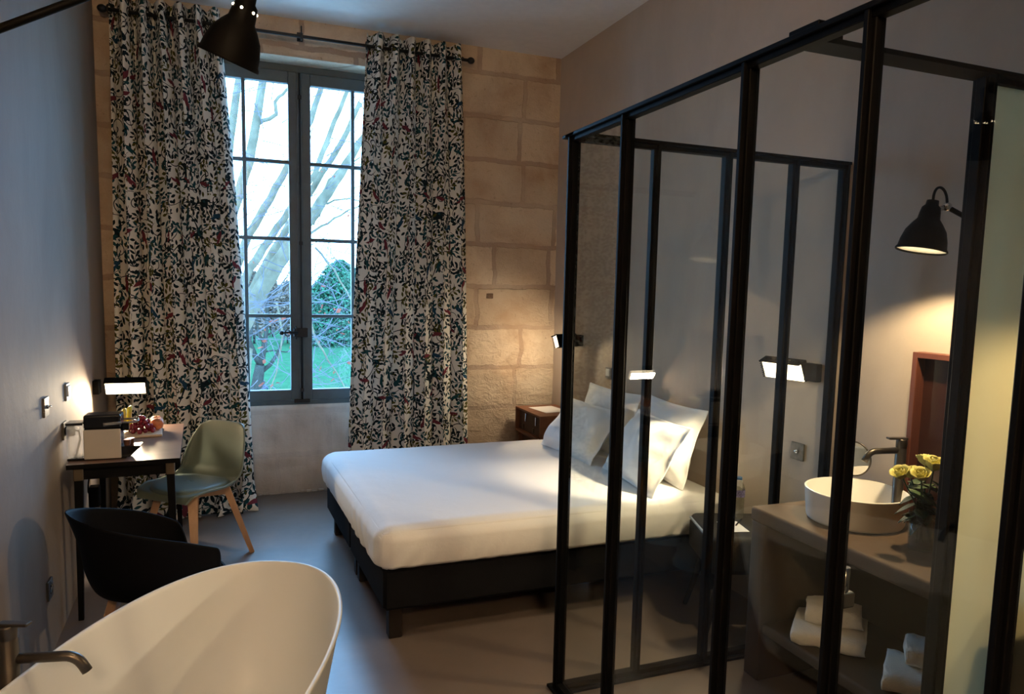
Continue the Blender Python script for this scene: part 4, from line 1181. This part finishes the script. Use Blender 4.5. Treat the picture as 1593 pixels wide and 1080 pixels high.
def mk_fruit():
    o = autosmooth(MB().box(-.105, .105, -.13, .13, 0, .014, .004, 2).build('serving_board', M['plate_wood'])); o.location = (-.475, 4.43, .7505); o.rotation_euler = (0, 0, .08)
    tag(o, 'pale serving board under the fruit on the desk', 'board')
    zb = .765
    # bananas
    for k, (lab, mt, dx, dy, dz, rz) in enumerate((('front banana of the pair on the serving board', M['banana'], 0, -.03, 0, 1.15), ('greenish banana behind the other banana on the serving board', M['banana_green'], .018, .014, .006, .95))):
        b = MB(); pts = []; rs = []
        for q in range(15):
            a = -1.0+2.0*q/14
            pts.append((.085*math.sin(a)*.9, 0, .115-.095*math.cos(a)*1.0-.004)); rs.append(.0165*(1-abs(a)**6*.72))
        Mr = Matrix.Rotation(rz, 4, 'Z') @ Matrix.Rotation(PI/2*.82, 4, 'Y')
        b.tube([Mr @ Vector(p) for p in pts], rs, 12)
        mn = min(v.co.z for v in b.b.verts); bmesh.ops.translate(b.b, verts=list(b.b.verts), vec=(0, 0, -mn))
        o = b.build('banana', mt); o.location = (-.565+dx, 4.42+dy, zb+dz); tag(o, lab, 'banana', 'bananas on the board')
        e = Mr @ Vector(pts[-1]); 
        MB().tube([e+Vector((0, 0, -mn)), e+(Mr @ Vector(pts[-1])-Mr @ Vector(pts[-2]))*1.2+Vector((0, 0, -mn))], .005, 8).build('stem', M['stem'], o)
    t = thing('grape_bunch', 'bunch of red grapes on the serving board', 'grapes', (-.465, 4.385, zb))
    rnd = random.Random(5)
    spots = []
    for lay, (z, r, n) in enumerate(((.0135, .052, 11), (.036, .040, 9), (.058, .026, 6), (.078, .010, 3))):
        for k in range(n):
            a = 2*PI*k/n+lay*.5; rr = r*(1 if k % 3 else .55)
            spots.append((rr*math.cos(a)*1.15+rnd.uniform(-.004, .004), rr*math.sin(a)*.9+rnd.uniform(-.004, .004), z+rnd.uniform(-.002, .004)))
    g0 = MB().sphere((0, 0, 0), .0135, 16, (1, 1, 1.08)).build('grape', M['grape'], t)
    for k, p in enumerate(spots):
        g = g0 if k == 0 else g0.copy()
        if k: C.objects.link(g)
        g.parent = t; g.location = p
    MB().tube([(0, 0, .02), (-.01, .01, .075), (-.028, .012, .105)], .003, 6).build('stem', M['stem'], t)
    for lab, x, y in (('orange peach behind the grapes on the serving board', -.395, 4.435), ('red peach at the back of the serving board', -.405, 4.505)):
        b = MB().lathe([(.0, .058), (.004, .060), (.018, .066), (.031, .054), (.0345, .036), (.028, .014), (.012, .002), (.0, .001)][::-1], 24, cap=False)
        o = b.build('peach', M['apple']); o.location = (x, y, zb); tag(o, lab, 'fruit', 'peaches on the board')
        MB().tube([(0, 0, .056), (.002, 0, .070)], .0018, 6).build('stem', M['stem'], o)
mk_fruit()
def mk_cable():
    t = thing('power_cable', 'tangled black power cable hanging from the wall under the desk', 'cable', (-.72, 4.30, .45))
    pts = []
    for k in range(40):
        u = k/39; pts.append((.02+.03*math.sin(u*9), .05*math.sin(u*14), .24-.40*u+.03*math.sin(u*22)))
    MB().tube(pts, .004, 8).build('cord', M['black_plastic'], t)
    MB().box(.0, .05, -.03, .04, -.06, .05, .006, 2).build('adapter', M['black_plastic'], t)
    pts = []
    for k in range(25): a = k/24*4*PI; pts.append((.03+.02*math.cos(a), .03*math.sin(a), .20+.01*k/24))
    MB().tube(pts, .004, 8).build('coil', M['black_plastic'], t)
mk_cable()
pts = [(0, 0, .012), (.05, 0, .005), (.06, -.02, -.03), (.04, -.04, -.12), (.035, -.04, -.17)]
o = MB().tube(pts, .0045, 8).build('machine_plug', M['black_plastic']); o.location = (xl(3.895)+.012, 3.895, .875)
MB().box(.0, .035, -.018, .018, -.018, .03, .006, 2).build('plug', M['black_plastic'], o)
tag(o, 'black plug and cord of the coffee machine in the wall socket', 'plug')

# ------------------------------------------------------------------ outside the window
LZ = -4.75
o = MB().box(-60, 90, 8, 125, LZ-.3, LZ).build('lawn', M['lawn']); tag(o, 'green lawn far below the window', 'lawn', kind='stuff')
o = MB().box(-30, 40, 6.1, 30, LZ, LZ+.06).build('bounce_ground', plain('pale bounce surface', (.42, .40, .36), .9, var=.2, spec=0)); o['kind'] = 'structure'  # added unseen pale strip, bounces daylight up to the ceiling
def branchy(t, name, pts, r0, r1, mat, n=8):
    pts = [Vector(p) for p in pts]; k = len(pts)
    return MB().tube(pts, [r0+(r1-r0)*i/(k-1) for i in range(k)], n).build(name, mat, t)
def fork(b, p, d, L, r, depth, rnd, spread=.55):
    q = Vector(p); pts = [q.copy()]; dd = Vector(d).normalized()
    for k in range(5):
        dd = (dd+Vector((rnd.uniform(-.2, .2), rnd.uniform(-.2, .2), rnd.uniform(-.12, .2)))).normalized(); q = q+dd*L/5; pts.append(q.copy())
    b.tube(pts, [r*(1-.55*k/5) for k in range(6)], 5)
    if depth:
        for k in range(3):
            i = rnd.randint(2, 5); a = pts[i]
            nd = (dd+Vector((rnd.uniform(-1, 1), rnd.uniform(-.7, .7), rnd.uniform(-.8, .8)))*spread*1.6).normalized()
            fork(b, a, nd, L*.62, r*.45, depth-1, rnd, spread)
def mk_plane_tree():
    Y = 13.
    base = at(330, 760, Y); base.z = LZ
    t = thing('plane_tree', 'big pale bare plane tree leaning across the window', 'tree', base)
    T = lambda x, y, Y_=Y: Vector(at(x, y, Y_))-base
    fk = T(360, 540)
    branchy(t, 'trunk', [(0, 0, 0), fk*.5+Vector((-.1, 0, 0)), fk], .42, .34, M['bark'], 14)
    limbs = [([(360, 540), (390, 478), (420, 430), (452, 380), (490, 330), (520, 285), (548, 240), (575, 200)], .16, .05, 0),
             ([(360, 540), (388, 460), (412, 415), (450, 350), (487, 292), (530, 225), (560, 160)], .09, .04, .5),
             ([(350, 520), (388, 418), (420, 372), (452, 325), (490, 270), (520, 190), (545, 130)], .075, .03, -.5),
             ([(340, 490), (386, 366), (420, 310), (448, 258), (484, 185), (505, 120)], .08, .045, .8),
             ([(330, 480), (362, 330), (388, 250), (398, 195), (408, 130), (420, 60)], .10, .06, 1.2),
             ([(398, 195), (430, 178), (428, 158), (446, 140), (470, 118)], .04, .02, 1.2),
             ([(340, 420), (358, 215), (372, 120), (385, 60)], .085, .05, 1.6),
             ([(452, 380), (500, 352), (530, 335), (566, 316)], .025, .012, 0),
             ([(490, 330), (512, 280), (530, 262), (560, 245)], .03, .012, .3),
             ([(487, 350), (500, 318), (530, 310), (570, 312)], .022, .012, .4),
             ([(490, 385), (520, 420), (548, 470), (560, 520)], .02, .010, -.4),
             ([(470, 440), (488, 520), (510, 560), (548, 620)], .022, .010, -1),
             ([(430, 470), (440, 520), (430, 580), (410, 640)], .018, .008, -1)]
    for pts, r0, r1, dy in limbs:
        P = [T(x, y, Y+dy) for x, y in pts]
        Q = []
        for i in range(len(P)-1):
            for k in range(3): Q.append(P[i].lerp(P[i+1], k/3)+Vector((0, 0, .02*math.sin(i*3+k*2))))
        Q.append(P[-1]); branchy(t, 'limb', Q, r0, r1, M['bark'])
    rnd = random.Random(9); b = MB()
    for k in range(90):
        x, y = rnd.uniform(365, 575), rnd.uniform(100, 430)
        fork(b, T(x, y, Y+rnd.uniform(-1, 1)), (rnd.uniform(-.6, 1), rnd.uniform(-.3, .3), rnd.uniform(-.2, 1)), rnd.uniform(.4, .9), .0085, 2 if k % 3 == 0 else 1, rnd)
    for k in range(60):
        x, y = rnd.uniform(390, 555), rnd.uniform(420, 600)
        fork(b, T(x, y, Y+rnd.uniform(-2.5, -.5)), (rnd.uniform(-1, 1), rnd.uniform(-.3, .3), rnd.uniform(-1, .6)), rnd.uniform(.4, .8), .008, 2, rnd)
    tw = b.build('twigs', M['twig'], t); tw['kind'] = 'stuff'
    b = MB()
    for k in range(60):
        x, y = rnd.choice([(rnd.uniform(390, 455), rnd.uniform(480, 605)), (rnd.uniform(487, 550), rnd.uniform(430, 605)), (rnd.uniform(380, 560), rnd.uniform(130, 420))])
        p = T(x, y, Y-rnd.uniform(.5, 2)); s_ = rnd.uniform(.018, .05)*(1.2 if y > 440 else .7)
        a, c = Vector((rnd.uniform(-1, 1), rnd.uniform(-.5, .5), rnd.uniform(-1, 1))).normalized(), Vector((rnd.uniform(-1, 1), .3, rnd.uniform(-1, 1))).normalized()
        pts = [p-a*s_, p+c*s_*.7-a*.2*s_, p+a*s_, p-c*s_*.7]
        V = [b.b.verts.new(q) for q in pts]; V2 = [b.b.verts.new(q+Vector((0, .006, 0))) for q in pts]
        b.b.faces.new(V); b.b.faces.new(V2[::-1])
        for i in range(4): b.b.faces.new((V[i], V[(i+1) % 4], V2[(i+1) % 4], V2[i]))
    lv = b.build('dry_leaves', M['redleaf'], t); lv['kind'] = 'stuff'
mk_plane_tree()
def mk_dark_tree():
    Y = 24.; base = at(401, 640, Y); base.z = LZ
    t = thing('bare_tree', 'dark bare forked tree standing on the lawn', 'tree', base)
    T = lambda x, y, Y_=Y: Vector(at(x, y, Y_))-base
    branchy(t, 'trunk', [(0, 0, 0), T(399, 605), T(402, 585), T(405, 568)], .20, .15, M['bark_dark'], 12)
    for pts, r0, r1 in (([(405, 568), (396, 552), (388, 530), (392, 500)], .10, .05), ([(405, 568), (410, 545), (414, 520), (416, 480), (420, 440)], .11, .03),
                        ([(405, 580), (420, 568), (432, 550), (440, 530), (446, 500)], .075, .03), ([(412, 535), (402, 520), (398, 490), (405, 460)], .06, .02), ([(410, 548), (425, 545), (445, 548), (465, 540)], .03, .012),
                        ([(414, 522), (430, 515), (450, 500)], .035, .012), ([(388, 530), (380, 500), (372, 470)], .05, .02)):
        branchy(t, 'limb', [T(x, y) for x, y in pts], r0, r1, M['bark_dark'])
    rnd = random.Random(4); b = MB()
    for k in range(26): fork(b, T(rnd.uniform(385, 450), rnd.uniform(430, 540)), (rnd.uniform(-1, 1), 0, rnd.uniform(-.1, 1)), rnd.uniform(.7, 1.5), .016, 2, rnd)
    tw = b.build('twigs', M['bark_dark'], t); tw['kind'] = 'stuff'
mk_dark_tree()
def blob_tree(name, label, x, y0, y1, wpx, Y, mat, seed, n=900, leaf=.22, wide=False):
    base = at(x, y1, Y); top = at(x, y0, Y); W = wpx/F*Y*1.05; base.z = min(base.z, LZ+.05) if base.z < LZ+2 else LZ
    H_ = top.z-base.z
    t = thing(name, label, 'tree', (base.x, base.y, LZ))
    MB().tube([(0, 0, 0), (0, 0, H_*.8)], [W*.05, W*.02], 8).build('trunk', M['bark_dark'], t)
    rnd = random.Random(seed); b = MB()
    for k in range(n):
        u = rnd.uniform(0, 2*PI); z = rnd.random()**.8; r = W/2*(((max(0, 1-z**2.5))**.5 if wide else math.sin(PI*min(.97, z*.8+.2))**.7))*math.sqrt(rnd.random())*(1+.2*math.sin(u*3+seed))
        p = Vector((r*math.cos(u), r*math.sin(u)*.6, H_*((.0 if wide else .12)+(1 if wide else .88)*z*(1-(.12*math.cos(u*2+1) if wide else 0)))))
        a = Vector((rnd.uniform(-1, 1), rnd.uniform(-1, 1), rnd.uniform(-1, 1))).normalized()*leaf*rnd.uniform(.5, 1.3); c = a.orthogonal().normalized()*leaf*.5
        b.b.faces.new([b.b.verts.new(p-a), b.b.verts.new(p+c), b.b.verts.new(p+a), b.b.verts.new(p-c)])
    b.build('crown', mat, t, fixn=False)
blob_tree('conifer_tree', 'dense dark green conifer beyond the lawn in the right window half', 532, 418, 532, 150, 78., M['conifer'], 1, 15000, .22, True)
for k, (x, y0, w, Y) in enumerate(((395, 425, 34, 80.), (424, 432, 26, 90.), (447, 440, 22, 80.))):
    blob_tree('distant_tree', ['hazy bare tree far behind at the left window edge', 'hazy bare tree far behind the forked tree', 'hazy bare tree far behind beside the window centre post', ''][k], x, y0, 505, w, Y, M['hazetree'], 30+k, 1100, .42)
t = thing('far_building', 'pale low building far across the lawn behind bare trees', 'building', (at(470, 500, 105.).x, 105, LZ))
MB().box(-16, 22, 0, 8, 0, 3.6).build('wall', M['farwall'], t); b = MB()
vs = [(-17, -1, 3.6), (23, -1, 3.6), (23, 9, 3.6), (-17, 9, 3.6), (-15, 4, 6.2), (21, 4, 6.2)]
V = [b.b.verts.new(v) for v in vs]
for f in ((0, 1, 5, 4), (2, 3, 4, 5), (1, 2, 5), (3, 0, 4), (3, 2, 1, 0)): b.b.faces.new([V[i] for i in f])
b.build('roof', M['farroof'], t)
# a person walking on the lawn
def mk_person():
    h = at(409, 592, 36.); base = Vector((h.x, 36., LZ))
    H_ = h.z-LZ
    me = bpy.data.meshes.new('person'); s = H_/1.7
    J = [(0, 0, .92), (0, 0, 1.15), (0, 0, 1.40), (0, 0, 1.50), (0, -.02, 1.60), (.09, 0, .88), (.11, -.08, .48), (.11, .02, .06), (-.09, 0, .88), (-.10, .12, .48), (-.10, .22, .08), (.19, 0, 1.38), (.24, .04, 1.10), (.24, -.08, .88), (-.19, 0, 1.38), (-.25, -.02, 1.10), (-.22, -.16, .92), (.11, -.12, .02), (-.10, .12, .03)]
    E = [(0, 1), (1, 2), (2, 3), (3, 4), (0, 5), (5, 6), (6, 7), (7, 17), (0, 8), (8, 9), (9, 10), (10, 18), (2, 11), (11, 12), (12, 13), (2, 14), (14, 15), (15, 16)]
    R = [.14, .135, .14, .055, .095, .085, .062, .042, .085, .062, .042, .055, .045, .035, .055, .045, .035, .035, .035]
    me.from_pydata([Vector(j)*s for j in J], E, [])
    o = bpy.data.objects.new('person', me); C.objects.link(o); o.location = base
    md = o.modifiers.new('skin', 'SKIN'); 
    for v, r in zip(me.skin_vertices[0].data, R): v.radius = (r*s, r*s*.9)
    me.skin_vertices[0].data[0].use_root = True
    mod(o, 'SUBSURF', levels=1, render_levels=1)
    me.materials.append(M['cloth_navy'])
    MB().sphere((0, .01*s, 1.63*s), .108*s, 14, (1, 1.05, .95)).build('hair', M['hair'], o)
    tag(o, 'person in a navy jacket on the lawn beside the forked tree', 'person')
mk_person()

# ------------------------------------------------------------------ daylight
w = bpy.data.worlds.new('overcast sky'); sc.world = w; w.use_nodes = True
nt = w.node_tree; bg = nt.nodes['Background']
bg.inputs[0].default_value = (.27, .58, 1.0, 1); bg.inputs[1].default_value = 9.0
pl = bpy.data.lights.new('window_portal', 'AREA'); pl.shape = 'RECTANGLE'; pl.size = 1.5; pl.size_y = 2.45; pl.cycles.is_portal = True
po = bpy.data.objects.new('window_portal', pl); C.objects.link(po); po.location = (.5, 5.76, 1.93); po.rotation_euler = (-PI/2, 0, 0)

# ------------------------------------------------------------------ colour management
sc.view_settings.view_transform = 'Standard'; sc.view_settings.look = 'None'; sc.view_settings.gamma = 1; sc.view_settings.exposure = 1.1
sc.view_settings.use_curve_mapping = False
sc.cycles.use_denoising = True
sc.cycles.max_bounces = 10; sc.cycles.diffuse_bounces = 5; sc.cycles.glossy_bounces = 5; sc.cycles.transparent_max_bounces = 24; sc.cycles.transmission_bounces = 6
sc.cycles.caustics_reflective = False; sc.cycles.caustics_refractive = False; sc.cycles.sample_clamp_indirect = 6
